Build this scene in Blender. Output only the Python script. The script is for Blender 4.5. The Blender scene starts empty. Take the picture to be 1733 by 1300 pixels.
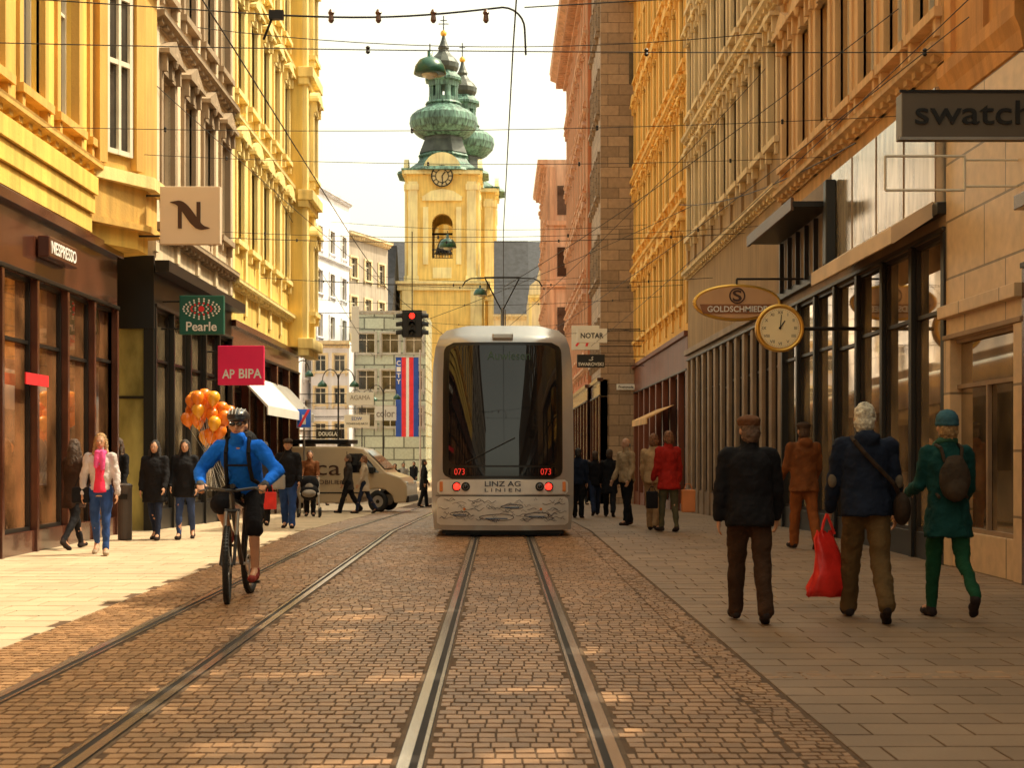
import bpy, math, random
import numpy as np
from mathutils import Vector, Matrix
random.seed(7)
R=math.radians
scene=bpy.context.scene
COL=scene.collection
CAMH=1.37; F=2500.0
def PX(px,Y): return (px-845)*Y/F
def PZ(py,Y): return CAMH+(768-py)*Y/F
def gz(Y):
    if Y<26: return 0.0
    return -0.02*(min(Y,62)-26)
# ------------------------------------------------------------------ materials
MATS={}
def pm(name,col,rough=.75,var=.18,scale=2.0,bump=.15,metal=0,streak=0,fine=40,spec=.5,emit=None,estr=0,island=0,coat=0,objrand=0,stretch=None):
    if name in MATS: return MATS[name]
    m=bpy.data.materials.new(name); m.use_nodes=True; MATS[name]=m
    nt=m.node_tree; N=nt.nodes; L=nt.links
    b=N['Principled BSDF']
    tc=N.new('ShaderNodeTexCoord')
    n1=N.new('ShaderNodeTexNoise'); n1.inputs['Scale'].default_value=scale; n1.inputs['Detail'].default_value=6
    if stretch:
        mp=N.new('ShaderNodeMapping'); mp.inputs['Scale'].default_value=stretch
        L.new(tc.outputs['Object'],mp.inputs[0]); L.new(mp.outputs[0],n1.inputs['Vector'])
    else: L.new(tc.outputs['Object'],n1.inputs['Vector'])
    cr=N.new('ShaderNodeValToRGB'); c=Vector(col)
    cr.color_ramp.elements[0].position=.3; cr.color_ramp.elements[1].position=.7
    cr.color_ramp.elements[0].color=(*[max(0,x*(1-var)) for x in c],1)
    cr.color_ramp.elements[1].color=(*[min(1,x*(1+var*.7)) for x in c],1)
    L.new(n1.outputs[0],cr.inputs[0]); out=cr.outputs[0]
    def mul(out,sock,lo,hi):
        mr=N.new('ShaderNodeMapRange'); mr.inputs['To Min'].default_value=lo; mr.inputs['To Max'].default_value=hi
        L.new(sock,mr.inputs[0])
        mx=N.new('ShaderNodeMix'); mx.data_type='RGBA'; mx.blend_type='MULTIPLY'; mx.inputs[0].default_value=1
        L.new(out,mx.inputs[6]); L.new(mr.outputs[0],mx.inputs[7]); return mx.outputs[2]
    if streak:
        mp2=N.new('ShaderNodeMapping'); mp2.inputs['Scale'].default_value=(3,3,.25)
        n3=N.new('ShaderNodeTexNoise'); n3.inputs['Scale'].default_value=1.5; n3.inputs['Detail'].default_value=5
        L.new(tc.outputs['Object'],mp2.inputs[0]); L.new(mp2.outputs[0],n3.inputs['Vector'])
        mr=N.new('ShaderNodeMapRange'); mr.inputs['From Min'].default_value=.35; mr.inputs['From Max'].default_value=.6
        mr.inputs['To Min'].default_value=1-streak; mr.inputs['To Max'].default_value=1.0
        L.new(n3.outputs[0],mr.inputs[0])
        mx=N.new('ShaderNodeMix'); mx.data_type='RGBA'; mx.blend_type='MULTIPLY'; mx.inputs[0].default_value=1
        L.new(out,mx.inputs[6]); L.new(mr.outputs[0],mx.inputs[7]); out=mx.outputs[2]
    if island:
        g=N.new('ShaderNodeNewGeometry'); out=mul(out,g.outputs['Random Per Island'],1-island,1+island)
    if objrand:
        oi=N.new('ShaderNodeObjectInfo'); out=mul(out,oi.outputs['Random'],1-objrand,1+objrand)
    L.new(out,b.inputs['Base Color'])
    b.inputs['Roughness'].default_value=rough; b.inputs['Metallic'].default_value=metal
    b.inputs['Specular IOR Level'].default_value=spec
    if coat: b.inputs['Coat Weight'].default_value=coat; b.inputs['Coat Roughness'].default_value=.08
    if bump:
        n2=N.new('ShaderNodeTexNoise'); n2.inputs['Scale'].default_value=fine; n2.inputs['Detail'].default_value=4
        L.new(tc.outputs['Object'],n2.inputs['Vector'])
        bp=N.new('ShaderNodeBump'); bp.inputs['Strength'].default_value=bump; bp.inputs['Distance'].default_value=.02
        L.new(n2.outputs[0],bp.inputs['Height']); L.new(bp.outputs[0],b.inputs['Normal'])
    if emit:
        b.inputs['Emission Color'].default_value=(*emit,1); b.inputs['Emission Strength'].default_value=estr
    return m
def wallmat(name,col,**k): return pm(name,col,rough=.85,var=.16,scale=.7,bump=.3,streak=k.pop('streak',.26),fine=25,**k)
GLASS=pm('window_glass',(.10,.085,.07),rough=.06,var=.8,scale=1.0,bump=.03,fine=1.5,objrand=.9,spec=.9,metal=.2)
SHOPG=pm('shop_glass',(.24,.11,.05),rough=.035,var=.95,scale=1.6,bump=.02,fine=1.0,objrand=.5,spec=1.0,metal=.55)
SHOPM=pm('painted_reflection_glass',(.66,.46,.28),rough=.03,var=.9,scale=1.1,bump=.03,fine=.8,objrand=.5,spec=1.0,metal=.75)  # mottled warm colour stands in for pale reflections and lit interiors
SHOPR=pm('painted_red_reflection_glass',(.62,.28,.12),rough=.03,var=.95,scale=1.0,bump=.03,fine=.8,objrand=.4,spec=1.0,metal=.65)  # reddish reflections of the opposite facades are put into the colour
WHITEF=pm('white_frame_paint',(.78,.70,.55),rough=.5,var=.1,bump=.05)
DARKM=pm('dark_metal',(.022,.017,.014),rough=.4,var=.3,metal=.3,bump=.05)
STEEL=pm('steel',(.5,.47,.43),rough=.35,var=.2,metal=.9,bump=.05)
BLACK=pm('black_paint',(.009,.008,.007),rough=.4,var=.2,bump=.03)
WHITE=pm('white_sign',(.85,.82,.76),rough=.5,var=.05,bump=0)
TILE=pm('roof_tiles',(.10,.075,.06),rough=.85,var=.4,scale=4,bump=.5,fine=12)
SLATE=pm('slate_roof',(.022,.022,.03),rough=.6,var=.6,scale=2,bump=.6,fine=6)
# ------------------------------------------------------------------ mesh builder
class MB:
    def __init__(s): s.v=[];s.f=[];s.m=[];s.mats=[]
    def mi(s,m):
        if m not in s.mats: s.mats.append(m)
        return s.mats.index(m)
    def add(s,vs,fs,m):
        o=len(s.v); s.v+= [tuple(v) for v in vs]; i=s.mi(m)
        for f in fs: s.f.append([o+k for k in f]); s.m.append(i)
    def box(s,x0,x1,y0,y1,z0,z1,m):
        s.add([(x0,y0,z0),(x1,y0,z0),(x1,y1,z0),(x0,y1,z0),(x0,y0,z1),(x1,y0,z1),(x1,y1,z1),(x0,y1,z1)],
              [(0,3,2,1),(4,5,6,7),(0,1,5,4),(1,2,6,5),(2,3,7,6),(3,0,4,7)],m)
    def quad(s,pts,m): s.add(pts,[tuple(range(len(pts)))],m)
    def prism(s,pts,z0,z1,m):
        n=len(pts); vs=[(x,y,z0) for x,y in pts]+[(x,y,z1) for x,y in pts]
        s.add(vs,[tuple(range(n-1,-1,-1)),tuple(range(n,2*n))]+[(i,(i+1)%n,n+(i+1)%n,n+i) for i in range(n)],m)
    def prof(s,pts,x0,x1,m):   # profile (y,z) extruded along x
        n=len(pts); vs=[(x0,y,z) for y,z in pts]+[(x1,y,z) for y,z in pts]
        s.add(vs,[tuple(range(n)),tuple(range(2*n-1,n-1,-1))]+[(i,n+i,n+(i+1)%n,(i+1)%n) for i in range(n)],m)
    def xz(s,pts,y0,y1,m):  # polygon (x,z) extruded along y
        n=len(pts); vs=[(x,y0,z) for x,z in pts]+[(x,y1,z) for x,z in pts]
        s.add(vs,[tuple(range(n)),tuple(range(2*n-1,n-1,-1))]+[(i,n+i,n+(i+1)%n,(i+1)%n) for i in range(n)],m)
    def tube(s,p0,p1,r0,m,r1=None,n=8):
        if r1 is None: r1=r0
        p0=Vector(p0);p1=Vector(p1);a=(p1-p0)
        if a.length<1e-6: return
        a.normalize(); u=a.orthogonal().normalized(); w=a.cross(u)
        vs=[]
        for p,r in((p0,r0),(p1,r1)):
            for i in range(n):
                t=2*math.pi*i/n; vs.append(p+u*math.cos(t)*r+w*math.sin(t)*r)
        s.add(vs,[tuple(range(n-1,-1,-1)),tuple(range(n,2*n))]+[(i,(i+1)%n,n+(i+1)%n,n+i) for i in range(n)],m)
    def path(s,pts,r,m,n=6):
        for a,b in zip(pts[:-1],pts[1:]): s.tube(a,b,r,m,n=n)
    def lathe(s,pr,m,c=(0,0,0),n=16,rot=0,cap=True):  # pr list (r,z)
        vs=[]
        for r,z in pr:
            for i in range(n):
                t=2*math.pi*i/n+rot; vs.append((c[0]+math.cos(t)*r,c[1]+math.sin(t)*r,c[2]+z))
        fs=[]
        for k in range(len(pr)-1):
            for i in range(n): fs.append((k*n+i,k*n+(i+1)%n,(k+1)*n+(i+1)%n,(k+1)*n+i))
        if cap: fs+= [tuple(range(n-1,-1,-1)),tuple(range((len(pr)-1)*n,len(pr)*n))]
        s.add(vs,fs,m)
    def sphere(s,c,r,m,n=12):
        if not hasattr(r,'__len__'): r=(r,r,r)
        k=n//2+1
        vs=[];fs=[]
        for j in range(k+1):
            ph=math.pi*j/k
            for i in range(n):
                t=2*math.pi*i/n
                vs.append((c[0]+r[0]*max(.001,math.sin(ph))*math.cos(t),c[1]+r[1]*max(.001,math.sin(ph))*math.sin(t),c[2]-r[2]*math.cos(ph)))
        for j in range(k):
            for i in range(n): fs.append((j*n+i,j*n+(i+1)%n,(j+1)*n+(i+1)%n,(j+1)*n+i))
        s.add(vs,fs,m)
    def torus(s,c,ax,Rr,r,m,n=32,k=8,ry=None):
        c=Vector(c);ax=Vector(ax).normalized();u=ax.orthogonal().normalized();w=ax.cross(u); ry=ry or r
        vs=[];fs=[]
        for i in range(n):
            t=2*math.pi*i/n; d=u*math.cos(t)+w*math.sin(t)
            for j in range(k):
                q=2*math.pi*j/k; vs.append(c+d*(Rr+r*math.cos(q))+ax*ry*math.sin(q))
        for i in range(n):
            for j in range(k):
                a=i*k+j;b=i*k+(j+1)%k;c2=((i+1)%n)*k+(j+1)%k;d2=((i+1)%n)*k+j
                fs.append((a,b,c2,d2))
        s.add(vs,fs,m)
    def obj(s,name,parent=None,loc=(0,0,0),rz=0,smooth=False,bevel=0):
        me=bpy.data.meshes.new(name); me.from_pydata(s.v,[],s.f)
        for m in s.mats: me.materials.append(m)
        if s.f: me.polygons.foreach_set('material_index',s.m)
        if smooth: me.polygons.foreach_set('use_smooth',[True]*len(s.f))
        me.update()
        return put(name,me,parent,loc,rz,bevel)
def put(name,me,parent=None,loc=(0,0,0),rz=0,bevel=0):
    o=bpy.data.objects.new(name,me); COL.objects.link(o)
    o.location=loc; o.rotation_euler=(0,0,rz)
    if parent: o.parent=parent
    if bevel:
        b=o.modifiers.new('bevel','BEVEL'); b.width=bevel; b.segments=2; b.limit_method='ANGLE'
    return o
def thing(name,label,cat,loc=(0,0,0),rz=0,group=None,kind=None):
    o=bpy.data.objects.new(name,None); COL.objects.link(o); o.location=loc; o.rotation_euler=(0,0,rz)
    o['label']=label;o['category']=cat
    if group:o['group']=group
    if kind:o['kind']=kind
    return o
def lettering(s,m,parent,w=None,h=None,loc=(0,0,0),rz=0,ext=.004,name='lettering',warp=None,shear=0,bold=0):
    cu=bpy.data.curves.new('t','FONT'); cu.body=s; cu.extrude=ext; cu.align_x='CENTER'; cu.align_y='CENTER'; cu.resolution_u=4; cu.shear=shear; cu.offset=bold
    t=bpy.data.objects.new('t',cu); COL.objects.link(t)
    dg=bpy.context.evaluated_depsgraph_get(); me=bpy.data.meshes.new_from_object(t.evaluated_get(dg))
    bpy.data.objects.remove(t)
    co=np.zeros(len(me.vertices)*3); me.vertices.foreach_get('co',co); co=co.reshape(-1,3)
    mn=co.min(0);mx=co.max(0); c=(mn+mx)/2; d=mx-mn
    sx=w/d[0] if w else None; sy=h/d[1] if h else None
    if sx is None: sx=sy
    if sy is None: sy=sx
    out=np.stack([(co[:,0]-c[0])*sx,-(co[:,2]),(co[:,1]-c[1])*sy],1)
    if warp:
        for i in range(len(out)):
            x=out[i,0]+loc[0];z=out[i,2]+loc[2]; out[i,0]=x;out[i,2]=z; out[i,1]=warp(x,z)-.006+out[i,1]*.3
        loc=(0,0,0)
    me.vertices.foreach_set('co',out.ravel()); me.materials.clear(); me.materials.append(m); me.update()
    return put(name,me,parent,loc,rz)
# ------------------------------------------------------------------ world, sun, camera
EL=R(57); PH=R(15)
w=bpy.data.worlds.new('World'); scene.world=w; w.use_nodes=True
nt=w.node_tree; bg=nt.nodes['Background']
sky=nt.nodes.new('ShaderNodeTexSky'); sky.sky_type='NISHITA'; sky.sun_disc=False
sky.sun_elevation=EL; sky.sun_rotation=R(90)-PH; sky.dust_density=4; sky.air_density=1.0; sky.ozone_density=.6
hs=nt.nodes.new('ShaderNodeHueSaturation'); hs.inputs['Saturation'].default_value=.25; hs.inputs['Value'].default_value=2.42
mx=nt.nodes.new('ShaderNodeMix'); mx.data_type='RGBA'; mx.blend_type='MULTIPLY'; mx.inputs[0].default_value=1; mx.inputs[7].default_value=(1,.93,.68,1)
nt.links.new(sky.outputs[0],hs.inputs['Color']); nt.links.new(hs.outputs[0],mx.inputs[6]); nt.links.new(mx.outputs[2],bg.inputs[0])
bg.inputs[1].default_value=.15
sd=Vector((math.cos(EL)*math.cos(PH),math.cos(EL)*math.sin(PH),math.sin(EL)))
sl=bpy.data.lights.new('sun','SUN'); sl.energy=5; sl.angle=R(.5); sl.color=(1,.87,.62)
so=bpy.data.objects.new('sun',sl); COL.objects.link(so); so.rotation_euler=sd.to_track_quat('Z','Y').to_euler(); so.location=(20,5,40)
cd=bpy.data.cameras.new('camera'); cam=bpy.data.objects.new('camera',cd); COL.objects.link(cam)
cam.location=(0,0,CAMH); cam.rotation_euler=(R(90),0,0); cd.lens=36*F/1733; cd.sensor_width=36
cd.shift_x=21/1733; cd.shift_y=118/1733; cd.clip_end=3000
cd.dof.use_dof=True; cd.dof.focus_distance=20; cd.dof.aperture_fstop=5.6
scene.camera=cam
scene.view_settings.view_transform='Standard'; scene.view_settings.look='None'; scene.view_settings.exposure=0
# ------------------------------------------------------------------ ground
def ground_sheet(name,x0,x1,y0,y1,dz,m,label,cat):
    ys=sorted(set([y0,y1]+[y for y in (26,62) if y0<y<y1]+[y0+(y1-y0)*i/8 for i in range(9)]))
    mb=MB()
    for a,b in zip(ys[:-1],ys[1:]):
        mb.quad([(x0,a,gz(a)+dz),(x1,a,gz(a)+dz),(x1,b,gz(b)+dz),(x0,b,gz(b)+dz)],m)
    o=mb.obj(name); o['kind']='structure'; o['label']=label; o['category']=cat; return o
JOINT=pm('joint_sand',(.11,.06,.03),rough=.95,var=.3,scale=6,bump=.4)
FARP=pm('far_paving',(.36,.25,.14),rough=.8,var=.3,scale=3,bump=.3,fine=15)
ground_sheet('ground',-900,900,-300,1500,-.03,FARP,'dusty grey brown paved ground reaching the horizon','ground')
SETT=pm('sett_stone',(.34,.185,.088),rough=.42,var=.26,scale=1.0,bump=.35,fine=60,island=.24,spec=.5)
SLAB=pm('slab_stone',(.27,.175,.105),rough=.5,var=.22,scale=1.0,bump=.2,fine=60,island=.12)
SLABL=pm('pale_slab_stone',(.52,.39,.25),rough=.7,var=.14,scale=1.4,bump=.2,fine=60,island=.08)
def paving(name,x0,x1,y0,y1,w,d,gap,m,label,jz=.004,skip=(),jw=.2,inset=.010,jd=.04,gapy=None,bond=False):
    V=[];Fc=[];y=y0; gapy=gapy or gap; row=0
    while y<y1:
        dd=d*random.uniform(1-jd,1+jd); x=x0-(w*(.5*(row%2)+random.uniform(0,.15)) if bond else random.random()*w)
        row+=1
        while x<x1:
            ww=w*random.uniform(1-jw,1+jw); a=max(x,x0);b=min(x+ww,x1); x+=ww
            if b-a<w*.25: continue
            cx=(a+b)/2
            ok=True
            for s0,s1 in skip:
                if s0<cx<s1: ok=False
                elif a<s1 and b>s1 and cx>=s1: a=s1
                elif b>s0 and a<s0 and cx<=s0: b=s0
            if not ok: continue
            a+=gap/2;b-=gap/2;c=y+gapy/2;e=y+dd-gapy/2
            if b-a<.03: continue
            j=lambda s=.006:random.uniform(-s,s)
            z=gz(y)+random.uniform(-jz,jz)*.6; tx=random.uniform(-jz,jz)*.4;ty=random.uniform(-jz,jz)*.4
            o=len(V); q=.2*gap
            cs=[(a+j(q),c+j(q)),(b+j(q),c+j(q)),(b+j(q),e+j(q)),(a+j(q),e+j(q))]
            for (px,py) in cs: V.append((px,py,z-.02))
            mx_=(a+b)/2;my=(c+e)/2
            for k,(px,py) in enumerate(cs):
                ix=inset*(1 if px<mx_ else -1); iy=inset*(1 if py<my else -1)
                V.append((px+ix,py+iy,z+tx*(1 if px>mx_ else -1)+ty*(1 if py>my else -1)))
            Fc+=[(o+4,o+5,o+6,o+7),(o,o+1,o+5,o+4),(o+1,o+2,o+6,o+5),(o+2,o+3,o+7,o+6),(o+3,o,o+4,o+7)]
        y+=dd
    me=bpy.data.meshes.new(name); me.from_pydata(V,[],Fc); me.materials.append(m)
    o=put(name,me); o['kind']='structure'; o['label']=label; o['category']='paving'; return o
ground_sheet('road',-3.5,1.62,4,70,-.006,JOINT,'sandy joints under the cobbled street','road')
ground_sheet('pavement',1.62,5.8,4,62,-.008,JOINT,'joints under grey slab pavement','pavement')
ground_sheet('pavement',-7.5,-3.5,4,62,-.008,JOINT,'joints under pale slab pavement','pavement')
rails=[-.40,.50,-2.80,-1.90]
sk=[(r-.075,r+.075) for r in rails]
paving('road',-3.5,1.35,4.5,50,.092,.125,.006,SETT,'worn golden brown stone setts laid in rows between tram rails',skip=sk,jz=.0025,jw=.12,inset=.003,jd=.02,gapy=.026,bond=True)
paving('road',1.35,1.60,4.5,50,.085,.085,.006,SETT,'narrow band of small brown setts beside the slabs',jz=.003,inset=.003,gapy=.016)
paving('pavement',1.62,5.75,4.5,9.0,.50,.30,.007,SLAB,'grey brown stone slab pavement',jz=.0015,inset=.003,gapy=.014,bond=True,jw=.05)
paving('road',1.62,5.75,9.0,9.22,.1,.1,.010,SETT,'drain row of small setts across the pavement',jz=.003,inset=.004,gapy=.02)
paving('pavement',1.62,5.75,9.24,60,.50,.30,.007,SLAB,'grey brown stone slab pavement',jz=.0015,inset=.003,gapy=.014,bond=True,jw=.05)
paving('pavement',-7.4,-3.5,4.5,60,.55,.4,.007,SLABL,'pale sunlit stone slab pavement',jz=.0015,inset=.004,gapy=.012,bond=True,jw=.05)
RAILM=pm('rail_steel',(.66,.54,.42),rough=.22,var=.25,scale=3,metal=.85,bump=.06,stretch=(1,.2,1))
GROOVE=pm('rail_groove',(.02,.013,.009),rough=.8,var=.3)
CONC=pm('rail_joint_concrete',(.13,.075,.038),rough=.85,var=.35,scale=6,bump=.4)
for cx in (.05,-2.35):
    t=thing('tram_track','pair of worn grooved steel tram rails set in cobbles','tram track',(cx,0,0),group='tram tracks along the street')
    for s in(-1,1):
        mb=MB(); ys=[4]+list(range(8,27,3))+[26,62,150]
        for a,b in zip(ys[:-1],ys[1:]):
            def strip(u0,u1,dz,m):
                xa,xb=s*.45+u0,s*.45+u1
                mb.quad([(xa,a,gz(a)+dz),(xb,a,gz(a)+dz),(xb,b,gz(b)+dz),(xa,b,gz(b)+dz)],m)
            strip(-.078,.078,-.003,CONC)
            g=s
            strip(*sorted((g*.055,g*-.066)),.000,GROOVE)
            strip(*sorted((g*.050,g*-.004)),.005,RAILM)
            strip(*sorted((g*-.042,g*-.062)),.004,RAILM)
        mb.obj('rail',t)
# ------------------------------------------------------------------ facade toolkit
def openwall(mb,x0,x1,z0,z1,ops,m,y=0,depth=.22,rev=None):
    zs=sorted(set([z0,z1]+[v for o in ops for v in o[2:4]]))
    for k in range(len(zs)-1):
        zc=(zs[k]+zs[k+1])/2
        rowops=[o for o in ops if o[2]<zc<o[3]]
        start=x0
        for o in sorted(rowops):
            if o[0]>start: mb.quad([(start,y,zs[k]),(o[0],y,zs[k]),(o[0],y,zs[k+1]),(start,y,zs[k+1])],m)
            start=max(start,o[1])
        if start<x1: mb.quad([(start,y,zs[k]),(x1,y,zs[k]),(x1,y,zs[k+1]),(start,y,zs[k+1])],m)
    r=rev or m
    for a,b,c,d in [o[:4] for o in ops]:
        e=y+depth
        mb.quad([(a,y,c),(a,e,c),(a,e,d),(a,y,d)],r); mb.quad([(b,y,c),(b,y,d),(b,e,d),(b,e,c)],r)
        mb.quad([(a,y,c),(b,y,c),(b,e,c),(a,e,c)],r); mb.quad([(a,y,d),(a,e,d),(b,e,d),(b,y,d)],r)
WC={}
def window(parent,x,z,w,h,trim,ped='flat',frame=WHITEF,proj=.09,y=0,rz=0,cols=2):
    key=(round(w,3),round(h,3),trim.name,ped,frame.name,proj,cols)
    if key not in WC:
        g=MB(); g.box(-w/2,w/2,.17,.19,0,h,GLASS)
        f=MB(); t=.055
        f.box(-w/2,-w/2+t,.11,.168,0,h,frame); f.box(w/2-t,w/2,.11,.168,0,h,frame)
        f.box(-w/2+t,w/2-t,.11,.168,0,t,frame); f.box(-w/2+t,w/2-t,.11,.168,h-t,h,frame)
        zt=h*.66; f.box(-w/2+t,w/2-t,.12,.166,zt,zt+.05,frame)
        for c in range(1,cols):
            xx=-w/2+w*c/cols; f.box(xx-.03,xx+.03,.115,.164,t,zt,frame); f.box(xx-.02,xx+.02,.12,.163,zt+.05,h-t,frame)
        s=MB(); p=proj; q=.16
        s.box(-w/2-q,-w/2,-p,.04,-.02,h,trim); s.box(w/2,w/2+q,-p,.04,-.02,h,trim)
        s.box(-w/2-q,w/2+q,-p-.01,.04,h,h+.14,trim)
        s.box(-w/2-q-.06,w/2+q+.06,-p-.07,.05,-.14,-.02,trim)
        for sx in(-1,1):
            xx=sx*(w/2+q*.5); s.box(xx-.06,xx+.06,-p-.03,.03,-.36,-.14,trim)
        if ped:
            W2=w/2+q+.08; b=h+.32
            s.box(-w/2-q+.02,w/2+q-.02,-p+.02,.03,h+.14,h+.32,trim)
            for sx in(-1,1):
                xx=sx*(w/2+q*.5); s.box(xx-.055,xx+.055,-p-.09,.03,h+.02,h+.32,trim)
            s.box(-W2,W2,-p-.16,.03,b,b+.08,trim)
            if ped=='tri': s.xz([(-W2,b+.08),(W2,b+.08),(0,b+.08+W2*.42)],-p-.13,.03,trim)
            if ped=='seg':
                pts=[(-W2,b+.08),(W2,b+.08)]+[(W2*math.cos(a),b+.08+W2*.45*math.sin(a)) for a in [math.pi*i/10 for i in range(1,10)]]
                s.xz(pts,-p-.13,.03,trim)
            s.box(-.09,.09,-p-.07,.03,h-.02,h+.3,trim)
            s.sphere((0,-p-.1,h+.34),(.13,.08,.17),trim,n=8)
        WC[key]=(g.obj('window'),f.obj('frame'),s.obj('surround'))
        for o in WC[key]: COL.objects.unlink(o)
    g,f,s=[o.data for o in WC[key]]
    a=put('window',g,parent,(x,y,z),rz); put('frame',f,a); put('surround',s,a); return a
def cornice(parent,x0,x1,z,m,proj=.5,h=.5,dent=True,name='cornice'):
    mb=MB()
    mb.prof([(.02,z),(-proj*.25,z),(-proj*.3,z+h*.25),(-proj*.75,z+h*.5),(-proj,z+h*.6),(-proj,z+h*.85),(-proj*1.05,z+h),(.02,z+h)],x0,x1,m)
    if dent:
        n=int((x1-x0)/.4)
        for i in range(n):
            x=x0+(i+.3)*(x1-x0)/n; mb.box(x,x+.16,-proj*.68,-.0,z+h*.1,z+h*.46,m)
    return mb.obj(name,parent)
def building(label,X,Y0,Y1,side,H,wm,tm,rows,nc,z0,D=10,ang=None,roof=True,pil=True,wcols=2,margin=.0,roofm=TILE,frame=WHITEF,cornh=.5,cproj=.5,name='building',rh=3.0,strings=()):
    W=Y1-Y0
    if ang is None:
        if side=='L': b=thing(name,label,'building',(X,Y0,0),R(90))
        else: b=thing(name,label,'building',(X,Y1,0),R(-90))
    else:
        b=thing(name,label,'building',(X,Y0,0),ang); W=Y1
    ops=[]
    pitch=(W-2*margin)/nc
    for (zs,h,wd,pd) in rows:
        for c in range(nc):
            cx=margin+pitch*(c+.5); ops.append((cx-wd/2,cx+wd/2,zs,zs+h))
            window(b,cx,zs,wd,h,tm,pd,frame,cols=wcols)
    mb=MB(); openwall(mb,0,W,z0,H,ops,wm)
    for x in(0,W):
        mb.quad([(x,0,-1.3),(x,D,-1.3),(x,D,H),(x,0,H)],wm)
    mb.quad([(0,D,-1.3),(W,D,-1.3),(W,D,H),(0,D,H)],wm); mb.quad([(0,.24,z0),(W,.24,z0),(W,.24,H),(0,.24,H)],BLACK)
    mb.quad([(0,0,z0),(W,0,z0),(W,.4,z0),(0,.4,z0)],wm)
    if pil:
        for c in range(nc+1):
            x=margin+pitch*c; x=min(max(x,.14),W-.14)
            mb.box(x-.13,x+.13,-.06,.02,z0+.3,H-.02,tm if pil==2 else wm)
    mb.obj('wall',b)
    cornice(b,-.05,W+.05,H-cornh+.0,tm,cproj,cornh)
    for zz in strings: cornice(b,-.02,W+.02,zz,tm,.22,.22,True,'string_course')
    if roof:
        r=MB(); r.prof([(-.55,H+.003),(D*.5,H+rh),(D+.3,H+.003)],0,W,roofm); r.obj('roof',b)
    return b
def shopfront(b,x0,x1,z0,z1,n,pm_,fr=DARKM,glass=SHOPG,fas=.7,door=None,pw=.22,plinth=.35,y=0,rec=.18,fasm=None):
    W=x1-x0; mb=MB(); wz=-1.2; fasm=fasm or pm_
    for i in range(n+1):
        x=x0+W*i/n; x=min(max(x,x0+pw/2),x1-pw/2); mb.box(x-pw/2,x+pw/2,y-.06,y+.3,wz,z1-fas,pm_)
    mb.box(x0,x1,y-.03,y+.3,z1-fas,z1,fasm); mb.box(x0,x1,y+.32,y+.36,wz,z1,BLACK)
    mb.box(x0-.01,x1+.01,y-.14,y+.1,z1-.09,z1+.06,pm_); mb.box(x0,x1,y-.08,y+.05,z1-fas+.002,z1-fas+.06,fr)
    mb.box(x0+.002,x1-.002,y-.02,y+.28,wz,z0+plinth,pm_)
    mb.obj('shopfront',b,bevel=.008)
    for i in range(n):
        a=x0+W*i/n+pw/2;c=x0+W*(i+1)/n-pw/2; zt=z1-fas; zb=z0+(.02 if i==door else plinth)
        g=MB(); g.box(a,c,y+rec,y+rec+.02,zb,zt,glass); go=g.obj('door' if i==door else 'shop_window',b)
        f=MB(); t=.05
        f.box(a,a+t,y+rec-.06,y+rec-.002,zb,zt,fr); f.box(c-t,c,y+rec-.06,y+rec-.002,zb,zt,fr)
        f.box(a+t,c-t,y+rec-.06,y+rec-.002,zb,zb+t,fr); f.box(a+t,c-t,y+rec-.06,y+rec-.002,zt-t,zt,fr)
        zm=zb+(zt-zb)*.74; f.box(a+t,c-t,y+rec-.05,y+rec-.003,zm,zm+.05,fr)
        if c-a>1.5: f.box((a+c)/2-.025,(a+c)/2+.025,y+rec-.055,y+rec-.004,zb+t,zm,fr)
        f.obj('frame',go)
        if i==door:
            h=MB(); h.tube(((a+c)/2+.1,y+rec-.1,zb+.8),((a+c)/2+.1,y+rec-.1,zb+1.3),.015,STEEL); h.obj('handle',go)
# walls palette
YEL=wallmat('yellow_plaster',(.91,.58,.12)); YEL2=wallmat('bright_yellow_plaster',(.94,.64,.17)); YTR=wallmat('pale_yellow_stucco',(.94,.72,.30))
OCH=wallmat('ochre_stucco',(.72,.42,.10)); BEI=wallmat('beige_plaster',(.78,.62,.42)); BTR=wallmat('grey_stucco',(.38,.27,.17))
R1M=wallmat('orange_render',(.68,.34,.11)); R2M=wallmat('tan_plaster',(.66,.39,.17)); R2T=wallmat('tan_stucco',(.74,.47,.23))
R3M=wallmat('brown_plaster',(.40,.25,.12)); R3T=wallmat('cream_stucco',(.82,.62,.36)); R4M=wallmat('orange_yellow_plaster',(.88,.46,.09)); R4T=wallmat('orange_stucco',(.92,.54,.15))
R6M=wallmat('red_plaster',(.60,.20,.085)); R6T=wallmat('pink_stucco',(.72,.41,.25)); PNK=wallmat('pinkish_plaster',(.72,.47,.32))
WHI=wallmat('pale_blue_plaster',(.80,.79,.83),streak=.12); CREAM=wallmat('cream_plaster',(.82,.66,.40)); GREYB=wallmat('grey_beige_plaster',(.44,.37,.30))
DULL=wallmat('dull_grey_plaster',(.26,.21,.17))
BRN=pm('brown_wood',(.17,.045,.018),rough=.45,var=.35,scale=3,bump=.1,stretch=(1,1,.2)); DBR=pm('dark_brown_panel',(.085,.026,.014),rough=.25,var=.4,bump=.05,coat=.5)
GPIL=pm('grey_pilaster',(.29,.19,.115),rough=.6,var=.25,scale=2,bump=.2)
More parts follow.
